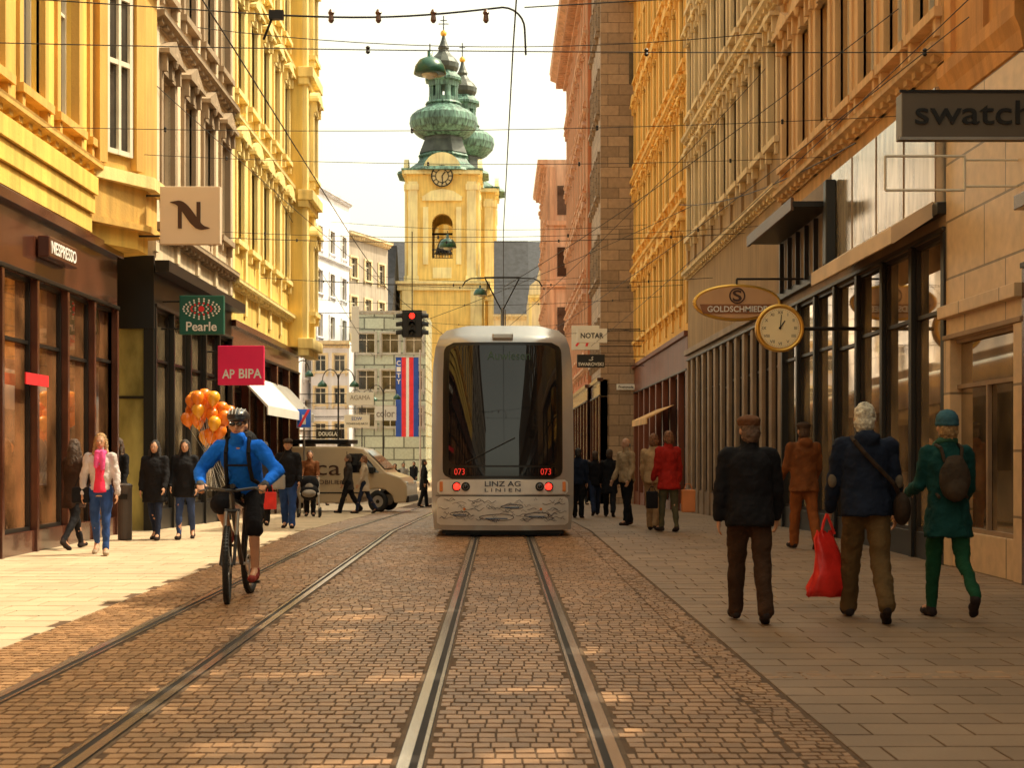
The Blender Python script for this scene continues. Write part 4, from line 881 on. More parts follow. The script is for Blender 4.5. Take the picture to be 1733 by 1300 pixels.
def person(label,px,Y,h,yaw=0,legs=((22,4),(-18,22)),arms=((10,8,15),(-10,8,15)),lean=2,hyaw=0,top=('black',(.02,.02,.022)),hem=.84,bulk=1.0,tr=('jeans',(.04,.06,.13)),shoe=('shoe',(.03,.02,.018)),hair=('brown',(.08,.04,.02)),hs='short',hat=None,near=False,face=False,female=False,hood=False,scarf=None,pelvis=None,hands=None,feet=None,X=None,group='people walking in the street',loc=None,neck=0,shorts=False):
    k=h/1.75
    t=thing('person',label,'person',loc or (PX(px,Y) if X is None else X,Y,gz(Y)),R(yaw),group=group)
    vox=.0095 if near else .014; cv=.012 if near else .018
    hipw=.088; sh=.168 if female else .184
    pz=.93
    P0=Vector((0,0,pz)) 
    RL=Matrix.Rotation(R(lean),3,'X')
    J={}
    for i,s in enumerate((1,-1)):
        a,kn=legs[i]; a=R(a);kn=R(kn); hip=P0+Vector((s*hipw,0,-.02))
        knee=hip+Vector((s*.01,-math.sin(a),-math.cos(a)))*.43; an=knee+Vector((0,-math.sin(a-kn),-math.cos(a-kn)))*.42
        fp=(a-kn)*.9 if (a-kn)<0 else (a-kn)*.35
        fd=Vector((s*.12,-math.cos(fp),math.sin(fp)))
        J[i]=[hip,knee,an,fd]
    if pelvis:
        P0=Vector(pelvis)/k
        for i,s in enumerate((1,-1)):
            hip=P0+Vector((s*hipw,0,-.02)); tg=Vector(feet[i])/k; kn,an=ik(hip,tg,.43,.42,(s*.15,-1,.3)); J[i]=[hip,kn,an,Vector((0,-1,-.15)).normalized()]
        zmin=0
    else:
        zmin=min(min(J[i][2].z-.085,(J[i][2]+J[i][3]*.15).z-.07) for i in(0,1))
    sh_=Vector((0,0,-zmin)); P0=P0+sh_
    for i in(0,1): J[i][:3]=[p+sh_ for p in J[i][:3]]
    base=Vector((0,0,pz))
    def S(p): return p*k
    def T(p): return (P0+RL@(Vector(p)-base))*k
    def TH(p):
        q=Vector(p)-Vector((0,0,1.5)); q=Matrix.Rotation(R(-lean*.85+neck),3,'X')@(Matrix.Rotation(R(hyaw),3,'Z')@q); return T(q+Vector((0,0,1.485)))
    A={}
    for i,s in enumerate((1,-1)):
        shp=P0+RL@(Vector((s*sh,0,1.405))-base)
        if hands and hands[i] is not None:
            el,wr=ik(shp,Vector(hands[i])/k,.29,.26,(s*.7,.3,-.6))
        else:
            a,b_,e=[R(q) for q in arms[i]]
            el=shp+Vector((s*math.sin(b_),-math.sin(a)*math.cos(b_),-math.cos(a)*math.cos(b_)))*.29
            wr=el+Vector((s*math.sin(b_)*.2,-math.sin(a+e),-math.cos(a+e))).normalized()*.25
        A[i]=(shp,el,wr)
    b=BL()
    b.loft([(.84,.13,.10,0),(.9,.155,.115,.005),(.98,.15,.11,0),(1.08,.125 if female else .135,.095,0),(1.2,.14,.10,0),(1.32,.155,.105,0),(1.40,.14,.09,0),(1.45,.08,.07,.0)],T)
    b.cap(T((0,.01,1.42)),TH((0,.005,1.57)),.058*k,.054*k)
    b.ell((0,.005,1.65),(.074,.093,.105),TH); b.ell((0,-.022,1.60),(.056,.066,.068),TH); b.ell((0,-.05,1.565),(.03,.028,.026),TH)
    b.cap(TH((0,-.088,1.645)),TH((0,-.108,1.615)),.010*k,.014*k)
    for s in(1,-1): b.ell((s*.080,.008,1.63),(.012,.02,.032),TH,n=8); b.ell((s*.03,-.083,1.668),(.022,.012,.007),TH,n=8)
    b.ell((0,-.082,1.585),(.022,.012,.009),TH,n=8)
    for i,s in enumerate((1,-1)):
        shp,el,wr=A[i]; b.cap(T((s*.06,0,1.41)),S(shp),.055*k,.055*k); b.cap(S(shp),S(el),.05*k,.038*k); b.cap(S(el),S(wr),.038*k,.026*k)
        hip,kn,an,fd=J[i]; b.cap(S(hip),S(kn),.08*k,.055*k); b.cap(S(kn),S(an),.055*k,.035*k); b.cap(S(kn.lerp(an,.15)),S(kn.lerp(an,.45)),.052*k,.05*k); b.cap(S(an),S(an+Vector((0,0,-.03))+fd*.12),.035*k,.03*k)
        d=(wr-el).normalized(); fw=Vector((0,-1,0)) if abs(d.y)<.8 else Vector((-s,0,0)); 
        if hands and hands[i] is not None: fw=Vector((-s,0,.0))
        fw=(fw-d*fw.dot(d)).normalized(); nn=d.cross(fw)
        if not hands or hands[i] is None:
            if nn.x*s>0: nn=-nn
        elif nn.z>0: nn=-nn
        for q in(-.024,-.008,.008,.024): b.cap(S(wr+fw*q*.6+d*.01),S(wr+fw*q+d*.085),.017*k,.014*k,n=8)
        curl=1.1 if (hands and hands[i] is not None) else .45
        for q,l in((-.028,.058),(-.0095,.072),(.0095,.078),(.028,.07)):
            p=wr+fw*q+d*.085; p1=p+(d*math.cos(curl*.5)+nn*math.sin(curl*.5))*l*.5; p2=p1+(d*math.cos(curl*1.5)+nn*math.sin(curl*1.5))*l*.5
            b.cap(S(p),S(p1),.0095*k,.0090*k,n=6); b.cap(S(p1),S(p2),.0090*k,.0080*k,n=6)
        p=wr+fw*.025+d*.03; p1=p+(d*.6+fw*.7+nn*.3).normalized()*.04; b.cap(S(p),S(p1),.013*k,.011*k,n=6); b.cap(S(p1),S(p1+(d*.9+nn*.4).normalized()*.03),.011*k,.009*k,n=6)
    body=b.out('body',t,SKIN,vox,0,2)
    trm=cloth(*tr); b=BL(); b.loft([(.86,.15,.12,0),(.93,.17,.132,.008),(1.02,.155,.118,0)],T); g=.94 if female else 1.12
    for i in(0,1):
        hip,kn,an,fd=J[i]; b.cap(S(hip),S(kn),.102*k*(.95 if female else 1.05),.070*k*g)
        if shorts: b.cap(S(kn),S(kn.lerp(an,.08)),.07*k*g,.07*k*g)
        else: b.cap(S(kn),S(an+Vector((0,0,.0))),.07*k*g,.056*k*(.8 if female else 1.22))
        b.cap(S(kn+(kn-an).normalized()*.03),S(kn),.068*k*.95*g,.07*k*.9*g)
    b.out('trousers' if not shorts else 'shorts',body,trm,cv,.035,2)
    shm=cloth(*shoe); 
    for i in(0,1):
        hip,kn,an,fd=J[i]; b=BL(); a0=an+Vector((0,0,-.045)); b.cap(S(a0-fd*.03),S(a0+fd*.15+Vector((0,0,-.008))),.042*k,.036*k); b.cap(S(an),S(a0),.045*k,.045*k); b.cap(S(a0+fd*.06+Vector((.012,0,-.004))),S(a0+fd*.14+Vector((-.012,0,-.006))),.042*k,.036*k)
        b.out('shoe',body,shm,.012,0,2)
    tm=cloth(*top); b=BL(); q=bulk*.97
    rings=[]
    if hem<.8: rings+=[(hem,.205*q,.162*q,.01),((hem+.86)/2,.195*q,.156*q,.01)]
    else: rings+=[(hem,.182*q,.146*q,.01)]
    rings+=[(.92,.178*q,.143*q,.01),(1.05,(.15 if female else .170)*q,.127*q,0),(1.2,.172*q,.132*q,0),(1.33,.185*q,.132*q,.005),(1.39,.165*q,.115*q,.01),(1.45,.095,.09,.01)]
    b.loft(rings,T)
    b.cap(T((-.035,.01,1.46)),T((.035,.01,1.46)),.058*k,.058*k); b.cap(T((0,.02,1.45)),T((0,.012,1.52)),.084*k,.074*k)
    for i,s in enumerate((1,-1)):
        shp,el,wr=A[i]; b.cap(T((s*.06,0,1.40)),S(shp),.070*k*q,.066*k*q); b.cap(S(shp),S(el),.070*k*q,.056*k*q); b.cap(S(el),S(el.lerp(wr,.95)),.057*k*q,.046*k*q)
    if hood: b.ell((0,.10,1.46),(.105,.065,.075),T); b.ell((0,.03,1.46),(.10,.09,.045),T)
    jk=b.out('jacket',body,tm,cv,.042,2)
    if scarf:
        b=BL()
        for j in range(10):
            a=2*math.pi*j/10;c=2*math.pi*(j+1)/10; b.cap(T((.072*math.cos(a),.072*math.sin(a),1.49-.03*math.sin(-a))),T((.072*math.cos(c),.072*math.sin(c),1.49-.03*math.sin(-c))),.034*k,.034*k,n=8)
        b.cap(T((.04,-.11,1.47)),T((.05,-.155,1.25)),.045*k,.035*k); b.cap(T((-.03,-.12,1.47)),T((-.05,-.15,1.28)),.04*k,.035*k); b.out('scarf',body,cloth(*scarf),.014,.03,2)
    hm=pm('hair_'+hair[0],hair[1],rough=.5,var=.5,scale=30,bump=.9,fine=90)
    b=BL()
    if hs=='bald': b.ell((0,.045,1.62),(.077,.06,.05),TH)
    else:
        b.ell((0,.022,1.670),(.086,.094,.104),TH)
        b.ell((0,.045,1.610),(.083,.074,.094),TH)
        if hs=='long':
            for s in(1,-1): b.cap(TH((s*.062,.01,1.68)),TH((s*.085,-.02,1.44)),.032*k,.035*k)
            b.cap(TH((0,.06,1.62)),TH((0,.085,1.38)),.085*k,.07*k); b.cap(TH((.05,.06,1.6)),TH((.06,.07,1.38)),.05*k,.04*k); b.cap(TH((-.05,.06,1.6)),TH((-.06,.07,1.38)),.05*k,.04*k)
    b.out('hair',body,hm,.008 if near else .012,.03,1,TEXH)
    if face:
        for s in(1,-1):
            e=MB(); tmp=MB(); tmp.sphere((s*.03,-.084,1.65),(.013,.008,.007),WHITE,n=10); e.add([TH(v) for v in tmp.v],tmp.f,pm('eye_white',(.6,.55,.5),rough=.2,bump=0)); tmp=MB(); tmp.sphere((s*.03,-.090,1.65),(.006,.004,.006),BLACK,n=8); e.add([TH(v) for v in tmp.v],tmp.f,BLACK); e.obj('eye',body)
        e=MB(); tmp=MB(); tmp.sphere((0,-.092,1.585),(.022,.007,.006),WHITE,n=10); e.add([TH(v) for v in tmp.v],tmp.f,pm('lips',(.40,.12,.09),rough=.4,bump=0)); e.obj('mouth',body)
    if hat:
        kind,nm,c=hat; b=BL()
        if kind=='cap':
            b.ell((0,.005,1.722),(.100,.122,.052),TH); b.ell((0,.02,1.69),(.092,.103,.035),TH); b.cap(TH((-.035,-.10,1.70)),TH((.035,-.10,1.70)),.024*k,.024*k)
        elif kind=='beanie':
            b.ell((0,.015,1.70),(.096,.110,.098),TH); b.ell((0,.015,1.665),(.101,.115,.034),TH)
        elif kind=='helmet':
            b.ell((0,.015,1.725),(.105,.135,.075),TH); b.ell((0,-.06,1.70),(.085,.06,.03),TH)
        b.out('hat' if kind!='helmet' else 'helmet',body,cloth(nm,c) if kind!='helmet' else pm('helmet_shell',c,rough=.3,coat=.5,bump=0),.010,0 if kind=='helmet' else .012,1,TEXH)
    return t,body,T,TH,A,J,k
DK=('black',(.011,.010,.012)); NV=('navy',(.012,.018,.036)); JN=('jeans',(.04,.065,.16)); DJ=('dark_jeans',(.02,.028,.06))
r1=person('elderly man in black coat and brown flat cap walking away',1268,12.0,1.66,yaw=180,legs=((14,5),(-12,10)),arms=((-4,12,12),(4,12,14)),lean=4,hyaw=14,top=DK,hem=.80,bulk=1.20,tr=('brown_trousers',(.05,.024,.012)),hair=('grey_brown',(.16,.09,.055)),hat=('cap','flat_cap',(.13,.055,.025)),near=True)
r2=person('white haired man in navy jacket with shoulder bag walking away',1465,12.15,1.80,yaw=176,legs=((20,4),(-16,22)),arms=((12,11,14),(2,11,10)),lean=4,hyaw=-14,top=NV,hem=.84,bulk=1.15,tr=('tan_trousers',(.12,.07,.026)),hair=('white',(.80,.68,.52)),near=True,hood=True)
r3=person('woman in dark teal coat and beanie with grey backpack walking away',1603,12.3,1.70,yaw=182,legs=((12,4),(-14,34)),arms=((14,10,60),(10,10,45)),lean=3,hyaw=8,top=('teal',(.008,.055,.048)),hem=.68,bulk=1.08,tr=('green_trousers',(.012,.07,.03)),hair=('blonde',(.45,.26,.10)),hs='short',hat=('beanie','blue_knit',(.04,.11,.14)),near=True,female=True,scarf=('teal_scarf',(.04,.12,.07)))
r4=person('man in rust brown hooded jacket and cap walking away',1360,21.2,1.80,yaw=190,legs=((12,4),(-12,12)),arms=((10,10,40),(10,10,30)),top=('rust',(.18,.06,.018)),hem=.78,bulk=1.12,tr=('rust_trousers',(.24,.075,.02)),hair=('brown',(.08,.04,.02)),hat=('cap','dark_cap',(.05,.03,.02)),hood=True)
for i in(0,1):
    el=r2[4][i][1]*r2[6]; b=BL(); b.ell((el.x+(.02 if i==0 else -.02),el.y+.05,el.z),(.038,.03,.06)); b.out('elbow_patch',r2[1],cloth('grey_patch',(.16,.12,.08)),.01,0,1)
def wpos(pr,p):
    t=pr[0]; return Matrix.Translation(t.location)@Matrix.Rotation(t.rotation_euler.z,4,'Z')@Vector(p)
BAGR=pm('red_plastic_bag',(.90,.03,.02),rough=.35,var=.25,scale=6,bump=.8,fine=9)
hw=wpos(r2,r2[4][0][2]*r2[6])
V=[];mb=MB()
rows_=[(-.20,.06,.015),(-.27,.09,.025),(-.40,.115,.05),(-.55,.15,.07),(-.68,.185,.07),(-.73,.175,.04)]
for z,a,c in rows_:
    for i in range(24):
        tt=2*math.pi*i/24; V.append((a*abs(math.cos(tt))**.7*(1 if math.cos(tt)>0 else -1)+.03*math.sin(z*9)+.008*math.sin(i*1.7+z*30),c*math.sin(tt)+.012*math.sin(i*2.3+z*17),z+.018*math.sin(i*1.3)))
fs=[]
for kk in range(5):
    for i in range(24): fs.append((kk*24+i,kk*24+(i+1)%24,(kk+1)*24+(i+1)%24,(kk+1)*24+i))
fs.append(tuple(range(120,144))); mb.add(V,fs,BAGR)
t=thing('shopping_bag','bright red plastic carrier bag held in a hand','bag',(hw.x-.03,hw.y,hw.z+.0),R(15)); mb.obj('body',t,smooth=True)
mb=MB(); mb.path([(-.05,0,-.22),(-.03,0,-.12),(.0,0,-.05),(.03,0,-.12),(.07,0,-.22)],.012,BAGR); mb.obj('handle',t)
sb=BL(); T2=r2[2]
c=T2((-.27,.06,.90)); sb.ell((c.x,c.y,c.z),(.07,.13,.14)); 
t=thing('shoulder_bag','dark brown shoulder bag with strap across the back','bag',r2[0].location,r2[0].rotation_euler.z)
sb.out('body',t,cloth('bag_brown',(.045,.028,.018)),.015,.01,2)
mb=MB(); pts=[T2((-.24,.08,1.03)),T2((-.19,.155,1.1)),T2((-.07,.185,1.22)),T2((.03,.18,1.33)),T2((.10,.13,1.43)),T2((.11,.03,1.475))]
mb.path(pts,.018,cloth('bag_brown',(.045,.028,.018)),n=8); mb.obj('strap',t)
T3=r3[2]; bp=BL(); c=T3((0,.20,1.17)); bp.ell(c,(.13,.075,.19)); c=T3((0,.255,1.08)); bp.ell(c,(.09,.045,.09)); c=T3((0,.19,1.33)); bp.ell(c,(.08,.05,.05))
t=thing('backpack','grey brown rucksack worn on the back','backpack',r3[0].location,r3[0].rotation_euler.z); BPM=cloth('rucksack_grey',(.06,.04,.025)); bp.out('body',t,BPM,.012,.025,2)
mb=MB()
for s in(-1,1): mb.path([T3((s*.07,.16,1.32)),T3((s*.09,.13,1.44)),T3((s*.1,.02,1.475)),T3((s*.11,-.12,1.36)),T3((s*.12,-.13,1.15)),T3((s*.12,.15,1.02))],.014,BPM)
mb.obj('strap',t)
person('bald man in beige jacket and dark trousers standing',1060,29.6,1.74,yaw=-60,legs=((6,2),(-8,4)),arms=((0,10,25),(8,8,20)),top=('beige',(.44,.29,.16)),hem=.86,bulk=1.1,tr=DK,hair=('grey',(.3,.25,.2)),hs='bald')
person('man in sand coloured jacket and trousers walking away',1106,26.6,1.72,yaw=160,legs=((8,3),(-12,10)),arms=((6,8,20),(-6,8,20)),top=('sand',(.48,.30,.15)),hem=.84,bulk=1.1,tr=('sand_trousers',(.36,.22,.11)),hair=('auburn',(.25,.10,.04)))
p=person('person in dark red coat carrying bags',1131,25.9,1.74,yaw=200,legs=((8,3),(-6,6)),arms=((8,8,20),(-4,8,10)),top=('dark_red',(.38,.018,.012)),hem=.72,bulk=1.12,tr=('olive_trousers',(.10,.09,.05)),hair=('auburn',(.25,.10,.04)),female=True)
for dx,m,nm,r_ in((-.30,cloth('black',(.018,.017,.02)),'black handbag carried at the side',(.10,.07,.13)),(.33,pm('orange_paper',(.6,.2,.06),rough=.6),'orange paper shopping bag carried at the side',(.12,.08,.17))):
    x=PX(1131,25.9)+dx; t=thing('handbag' if dx<0 else 'shopping_bag',nm,'bag',(x,25.8,.62))
    mb=MB(); a,b_,c=r_; mb.box(-a,a,-b_,b_,-c*1.6,c*.7,m); mb.obj('body',t,bevel=.02); mb=MB(); mb.path([(-a*.6,0,c*.7),(-a*.3,0,c*1.3),(a*.3,0,c*1.3),(a*.6,0,c*.7)],.008,m); mb.obj('handle',t)
person('person in long black coat walking away',1031,37,1.72,yaw=175,top=DK,hem=.62,tr=DK,hair=('brown',(.08,.04,.02)),bulk=1.05)
person('person in black jacket walking away',1007,38.5,1.68,yaw=185,legs=((-14,18),(18,4)),top=DK,hem=.8,tr=DJ,hair=('brown',(.08,.04,.02)))
person('person in dark jacket near the shop entrance',978,36,1.68,yaw=170,legs=((5,2),(-6,4)),top=NV,hem=.82,tr=DK,hair=('dark',(.03,.02,.015)))
p1=person('blonde woman in white jacket and pink scarf walking towards us',170,20.0,1.64,yaw=8,legs=((14,4),(-14,20)),arms=((2,12,12),(-4,14,15)),top=('white_jacket',(.60,.52,.50)),hem=.92,bulk=1.0,tr=('blue_jeans',(.03,.07,.22)),shoe=('tan_shoe',(.45,.35,.25)),hair=('blonde',(.70,.40,.11)),hs='long',face=True,female=True,scarf=('pink',(.85,.10,.30)),near=True)
b=BL(); b.loft([(.90,.12,.168,0),(1.05,.105,.152,-.0),(1.3,.10,.15,0)],p1[2]); b.out('blouse',p1[1],cloth('magenta_top',(.80,.04,.10)),.014,.01,2)
t=thing('handbag','black handbag hanging from the shoulder','bag',(PX(138,20),19.95,.82)); mb=MB(); mb.box(-.12,.12,-.05,.05,-.12,.1,cloth('black',(0,0,0))); mb.obj('body',t,bevel=.03); mb=MB(); mb.path([(-.08,0,.1),(.02,.03,.35),(.1,.05,.52),(.12,0,.3),(.08,0,.1)],.008,cloth('black',(0,0,0))); mb.obj('strap',t)
person('dark haired woman in black coat and jeans walking towards us',262,23.4,1.57,yaw=-5,legs=((12,4),(-12,18)),arms=((5,10,30),(-2,10,20)),top=DK,hem=.66,bulk=1.18,tr=DJ,hair=('black',(.018,.012,.01)),hs='long',face=True,female=True)
person('woman in black jacket and blue jeans walking towards us',313,23.6,1.58,yaw=5,legs=((-12,18),(12,4)),arms=((8,8,20),(0,10,40)),top=DK,hem=.74,bulk=1.18,tr=JN,hair=('dark',(.03,.02,.015)),hs='long',face=True,female=True)
person('person in dark clothes behind walking along the shop',200,25.6,1.66,yaw=-20,top=DK,hem=.7,tr=DK,hair=('brown',(.08,.04,.02)),hs='long',female=True)
person('person in dark brown coat by the shop window',106,21.2,1.60,yaw=160,X=-6.1,top=('dark_brown',(.05,.025,.015)),hem=.66,tr=DK,hair=('brown',(.08,.04,.02)),hs='long',female=True)
p5=person('person in black jacket with light bag walking towards us',487,27.6,1.66,yaw=0,legs=((10,4),(-10,16)),arms=((2,10,30),(-2,12,15)),top=DK,hem=.8,bulk=1.12,tr=('blue_jeans',(.03,.07,.22)),hair=('brown',(.08,.04,.02)),hat=('cap','dark_cap',(.05,.03,.02)),face=True)
t=thing('shoulder_bag','light grey cloth bag at the hip','bag',(PX(472,27.4),27.35,.86)); mb=MB(); mb.box(-.12,.12,-.04,.04,-.15,.12,cloth('light_grey',(.35,.33,.3))); mb.obj('body',t,bevel=.03); mb=MB(); mb.path([(-.08,0,.1),(0,-.06,.35),(.12,-.05,.55)],.01,BLACK); mb.obj('strap',t)
person('person in dark grey jacket and dark trousers walking',447,29.5,1.7,yaw=0,top=('dark_grey',(.05,.045,.045)),hem=.84,tr=DK,hair=('dark',(.03,.02,.015)))
person('person in black jacket carrying a red bag',428,31,1.7,yaw=10,top=DK,hem=.8,tr=DJ,hair=('brown',(.08,.04,.02)))
t=thing('shopping_bag','small red paper shopping bag','bag',(PX(458,29.3),29.2,.45)); mb=MB(); mb.box(-.12,.12,-.06,.06,-.18,.16,BAGR); mb.obj('body',t,bevel=.01); mb=MB(); mb.path([(-.06,0,.16),(-.03,0,.3),(.03,0,.3),(.06,0,.16)],.006,BAGR); mb.obj('handle',t)
p6=person('person in rust jacket pushing a stroller',524,37.5,1.66,yaw=5,legs=((10,4),(-10,12)),arms=((25,6,50),(25,6,50)),top=('rust',(.2,.075,.025)),hem=.84,tr=DK,hair=('brown',(.08,.04,.02)))
Y=36.6; t=thing('stroller','black baby stroller with hood and four small wheels','stroller',(PX(523,Y),Y,gz(Y)),R(5))
bb=BL(); bb.ell((0,.05,.62),(.24,.32,.2)); bb.ell((0,.22,.82),(.24,.2,.22)); bb.out('seat',t,cloth('black',(0,0,0)),.02,0,2)
bb=BL(); bb.ell((0,-.08,.72),(.12,.1,.13)); bb.ell((0,-.2,.6),(.18,.2,.1)); bb.out('blanket',t,cloth('grey_blanket',(.3,.25,.2)),.02,.01,2)
mb=MB()
for s in(-1,1): mb.tube((s*.24,-.35,.12),(s*.22,.45,1.0),.015,STEEL); mb.tube((s*.24,.45,.12),(s*.22,-.15,.6),.015,STEEL)
mb.tube((-.22,.45,1.0),(.22,.45,1.0),.018,BLACK); mb.obj('frame',t)
for sx in(-.26,.26):
    for yy in(-.36,.45): mb=MB(); mb.torus((sx,yy,.12),(1,0,0),.095,.025,RUB,n=18); mb.tube((sx-.01,yy,.12),(sx+.01,yy,.12),.08,STEEL,n=12); mb.obj('wheel',t)
person('person in dark jacket walking beside the van',589,41.5,1.66,yaw=-80,legs=((20,4),(-18,16)),top=('charcoal',(.05,.04,.035)),hem=.7,tr=DK,hair=('brown',(.08,.04,.02)))
person('woman in light beige coat walking beside the van',616,41,1.62,yaw=-85,legs=((18,4),(-18,16)),top=('light_beige',(.62,.48,.34)),hem=.68,tr=DJ,hair=('auburn',(.25,.10,.04)),female=True)
person('person dressed in black walking behind the tram',717,52,1.66,yaw=100,legs=((10,4),(-8,10)),top=DK,hem=.6,tr=DK,hair=('dark',(.03,.02,.015)))
for px,Y,lb,tp in((668,64,'distant pedestrian in dark coat',DK),(682,70,'distant pedestrian in light grey jacket',('light_grey',(.35,.33,.3))),(545,56,'distant pedestrian in dark brown coat',('dark_brown',(.06,.03,.02))),(700,80,'distant pedestrian in dark coat',DK),(655,76,'distant pedestrian in navy jacket',NV),(996,52,'distant pedestrian in dark coat',DK),(985,58,'distant pedestrian in rust jacket',('rust',(.2,.07,.03)))):
    person(lb,px,Y,1.68,yaw=px%50-20,top=tp,hem=.7,tr=DK)
# --- cyclist and bicycle
Yb=13.45; bx=PX(384,Yb); by=Yb
bike=thing('bicycle','black mountain bike with disc wheels ridden on the cobbles','bicycle',(bx,by,0),R(-1.5))
BFR=pm('bike_frame_paint',(.02,.02,.022),rough=.3,coat=.5,bump=0); Rw=.355
def wheel(y,turn=0):
    mb=MB(); mb.torus((0,0,0),(1,0,0),Rw-.028,.029,RUB,n=48,k=10)
    for i in range(60):
        a=2*math.pi*i/60
        for s in(-1,1): mb.box(s*.014-.008,s*.014+.008,math.cos(a)*(Rw-.002)-.006,math.cos(a)*(Rw-.002)+.006,math.sin(a)*(Rw-.002)-.006,math.sin(a)*(Rw-.002)+.006,RUB)
    w_=mb.obj('wheel',bike,(0,y,Rw),R(turn))
    mb=MB(); mb.torus((0,0,0),(1,0,0),Rw-.065,.012,BFR,n=48,k=6); mb.obj('rim',w_)
    mb=MB()
    for i in range(28):
        a=2*math.pi*i/28; s=1 if i%2 else -1; mb.tube((s*.025,0.02*math.cos(a),.02*math.sin(a)),(0,(Rw-.07)*math.cos(a+.15*s),(Rw-.07)*math.sin(a+.15*s)),.0015,STEEL,n=4)
    mb.tube((-.05,0,0),(.05,0,0),.02,BFR,n=10); mb.obj('spokes',w_)
    mb=MB(); mb.tube((.03,0,0),(.034,0,0),.08,STEEL,n=24); mb.obj('brake_disc',w_)
wheel(0,turn=9); wheel(1.08)
mb=MB(); ST=(0,.84,.86); BB=(0,.66,.32)
mb.tube((0,.235,.85),BB,.024,BFR); mb.tube((0,.21,.95),ST,.020,BFR); mb.tube(BB,(0,.86,.93),.018,BFR); mb.tube((0,.24,.82),(0,.19,1.0),.026,BFR)
for s in(-1,1): mb.tube((s*.03,BB[1],BB[2]),(s*.06,1.08,Rw),.011,BFR); mb.tube((s*.02,.83,.84),(s*.06,1.08,Rw),.010,BFR)
mb.obj('frame',bike)
mb=MB()
for s in(-1,1): mb.tube((s*.06,.0,Rw),(s*.055,.13,.62),.016,BFR); mb.tube((s*.055,.13,.62),(s*.055,.215,.84),.019,STEEL)
mb.tube((-.07,.215,.84),(.07,.215,.84),.02,BFR); mb.obj('fork',bike)
mb=MB(); mb.path([(-.34,.24,1.06),(-.2,.22,1.05),(-.05,.17,1.03),(.05,.17,1.03),(.2,.22,1.05),(.34,.24,1.06)],.014,BFR,n=10); mb.tube((0,.19,1.0),(0,.17,1.03),.02,BFR)
for s in(-1,1): mb.tube((s*.25,.22,1.053),(s*.35,.24,1.06),.018,RUB,n=10); mb.tube((s*.22,.2,1.05),(s*.30,.15,1.02),.006,BFR)
mb.obj('handlebar',bike)
b=BL(); b.cap((0,.70,.965),(0,.92,.975),.028,.06); b.out('saddle',bike,BLACK,.01,0,2)
mb=MB(); mb.torus((.06,BB[1],BB[2]),(1,0,0),.085,.006,STEEL,n=28,k=5); mb.obj('chainring',bike)
mb=MB(); mb.tube((.07,.66,.32),(.08,.62,.155),.012,STEEL); mb.tube((-.07,.66,.32),(-.08,.70,.485),.012,STEEL); mb.tube((-.07,.66,.32),(.07,.66,.32),.014,STEEL); mb.obj('crank',bike)
for s,p in((1,(.13,.62,.15)),(-1,(-.13,.70,.49))): mb=MB(); mb.box(p[0]-.05,p[0]+.05,p[1]-.04,p[1]+.04,p[2]-.012,p[2]+.012,BLACK); mb.obj('pedal',bike)
lamp=MB(); lamp.tube((.02,.12,1.07),(.02,.17,1.07),.022,BLACK,n=12); lamp.obj('headlight',bike)
cy=person('cyclist in blue jacket, shorts and black helmet riding towards us',0,by,1.78,loc=(bx,by,0),yaw=-1.5,lean=38,pelvis=(0,.83,1.05),feet=((.13,.65,.26),(-.13,.73,.60)),hands=((.31,.275,1.10),(-.31,.275,1.10)),top=('blue',(.008,.16,.80)),hem=.90,bulk=1.1,tr=DK,shoe=('red_shoe',(.25,.04,.03)),hair=('brown',(.08,.04,.02)),hat=('helmet','helmet',(.02,.02,.025)),near=True,face=True,neck=-4,group='cyclists',shorts=True)
TH=cy[3]
mb=MB()
for s in(-1,1):
    tmp=MB(); tmp.sphere((s*.033,-.098,1.652),(.030,.012,.020),BLACK,n=12); mb.add([TH(v) for v in tmp.v],tmp.f,TGL); mb.tube(TH((s*.06,-.09,1.655)),TH((s*.08,.0,1.655)),.004,BLACK)
mb.obj('sunglasses',cy[1])
HV=pm('helmet_vent_grey',(.38,.36,.34),rough=.4,bump=0); mb=MB()
for xx in(-.06,-.03,0,.03,.06):
    pts=[TH((xx*(1+.2*math.sin(q)),.015-.137*math.cos(q)*math.sqrt(1-(xx/.11)**2),1.725+.077*math.sin(q)*math.sqrt(1-(xx/.11)**2))) for q in(.25,.5,.8,1.1,1.4)]
    mb.path(pts,.005,HV)
mb.obj('helmet_rib',cy[1])
mb=MB()
for s in(-1,1): mb.tube(TH((s*.078,-.02,1.69)),TH((s*.02,-.06,1.545)),.005,BLACK)
mb.obj('chin_strap',cy[1])
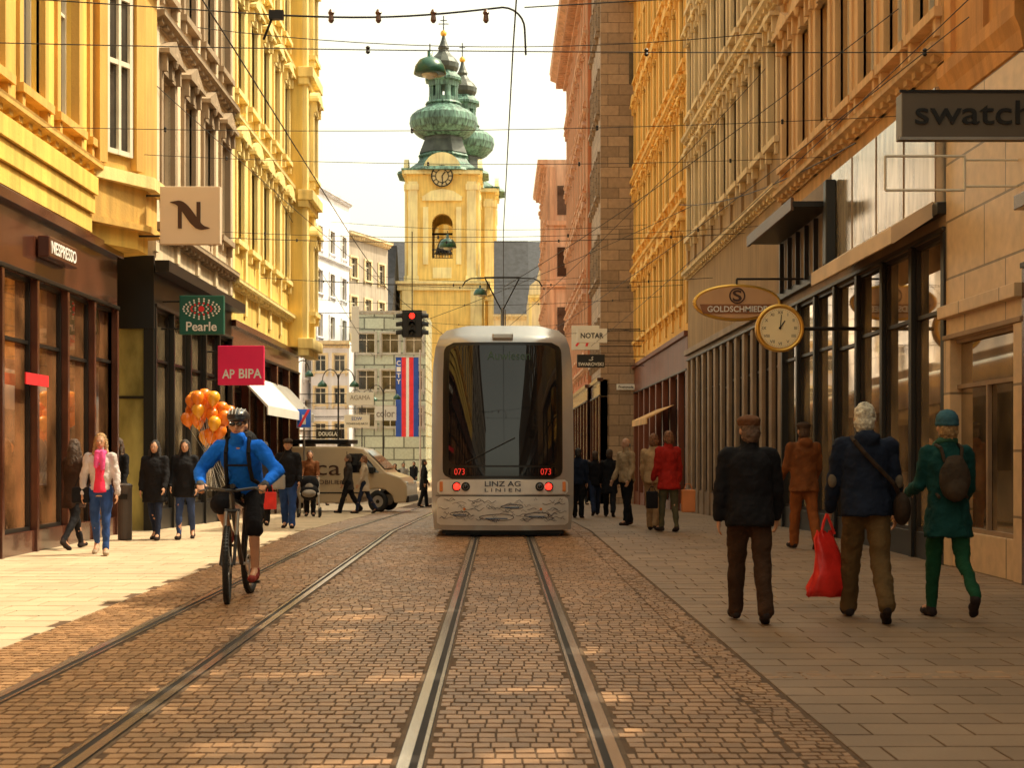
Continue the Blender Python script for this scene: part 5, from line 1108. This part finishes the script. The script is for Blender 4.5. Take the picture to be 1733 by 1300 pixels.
T=cy[2]; mb=MB(); STM=cloth('strap_black',(.015,.015,.018))
for s in(-1,1): mb.path([T((s*.09,.15,1.42)),T((s*.1,.03,1.485)),T((s*.105,-.11,1.42)),T((s*.11,-.16,1.30)),T((s*.12,-.165,1.15)),T((s*.15,-.09,1.05))],.020,STM,n=8)
mb.tube(T((-.1,-.165,1.32)),T((.1,-.165,1.32)),.010,STM); mb.obj('backpack_strap',cy[1])
b=BL(); b.ell(T((0,.2,1.22)),(.15,.14,.2)); t=thing('backpack','black rucksack worn by the cyclist','backpack',cy[0].location,R(-1.5)); b.out('body',t,STM,.016,0,2)
for i in(0,1):
    w_=cy[4][i][2]*cy[6]; e=cy[4][i][1]*cy[6]; d=(w_-e).normalized(); b=BL(); b.cap(w_-d*.01,w_+d*.05,.037,.038); b.ell(w_+d*.055,(.048,.036,.03)); b.out('glove',cy[1],cloth('grey_glove',(.08,.08,.085)),.009,.004,1)
# balloons
Y=26.5; t=thing('balloon_bunch','bunch of orange and yellow balloons on strings','balloons',(PX(352,Y),Y,1.6))
rr=random.Random(3); BO=[pm('orange_balloon',(.98,.24,.02),rough=.22,var=.08,bump=0,coat=.4),pm('yellow_orange_balloon',(1.0,.42,.03),rough=.22,var=.08,bump=0,coat=.4)]
pos=[];tries=0
while len(pos)<28 and tries<20000:
    tries+=1
    c=Vector((rr.uniform(-.36,.36),rr.uniform(-.25,.25),rr.uniform(.02,.85)))
    if ((c.x/.36)**2+((c.z-.45)/.42)**2)<1 and all((c-q).length>.125 for q in pos): pos.append(c)
for i,c in enumerate(pos):
    mb=MB(); m=BO[i%4==0]; mb.lathe([(.004,-.16),(.018,-.145),(.008,-.135),(.05,-.10),(.10,-.03),(.12,.04),(.105,.10),(.06,.145),(.005,.155)],m,n=16); o=mb.obj('balloon',t,tuple(c),smooth=True); o.rotation_euler=(c.y*.8,c.x*.8,0)
    mb=MB(); mb.tube((0,0,-.15),tuple(Vector((0,0,-.9))-c),.002,WHITE,n=4); mb.obj('string',o)
print('done')
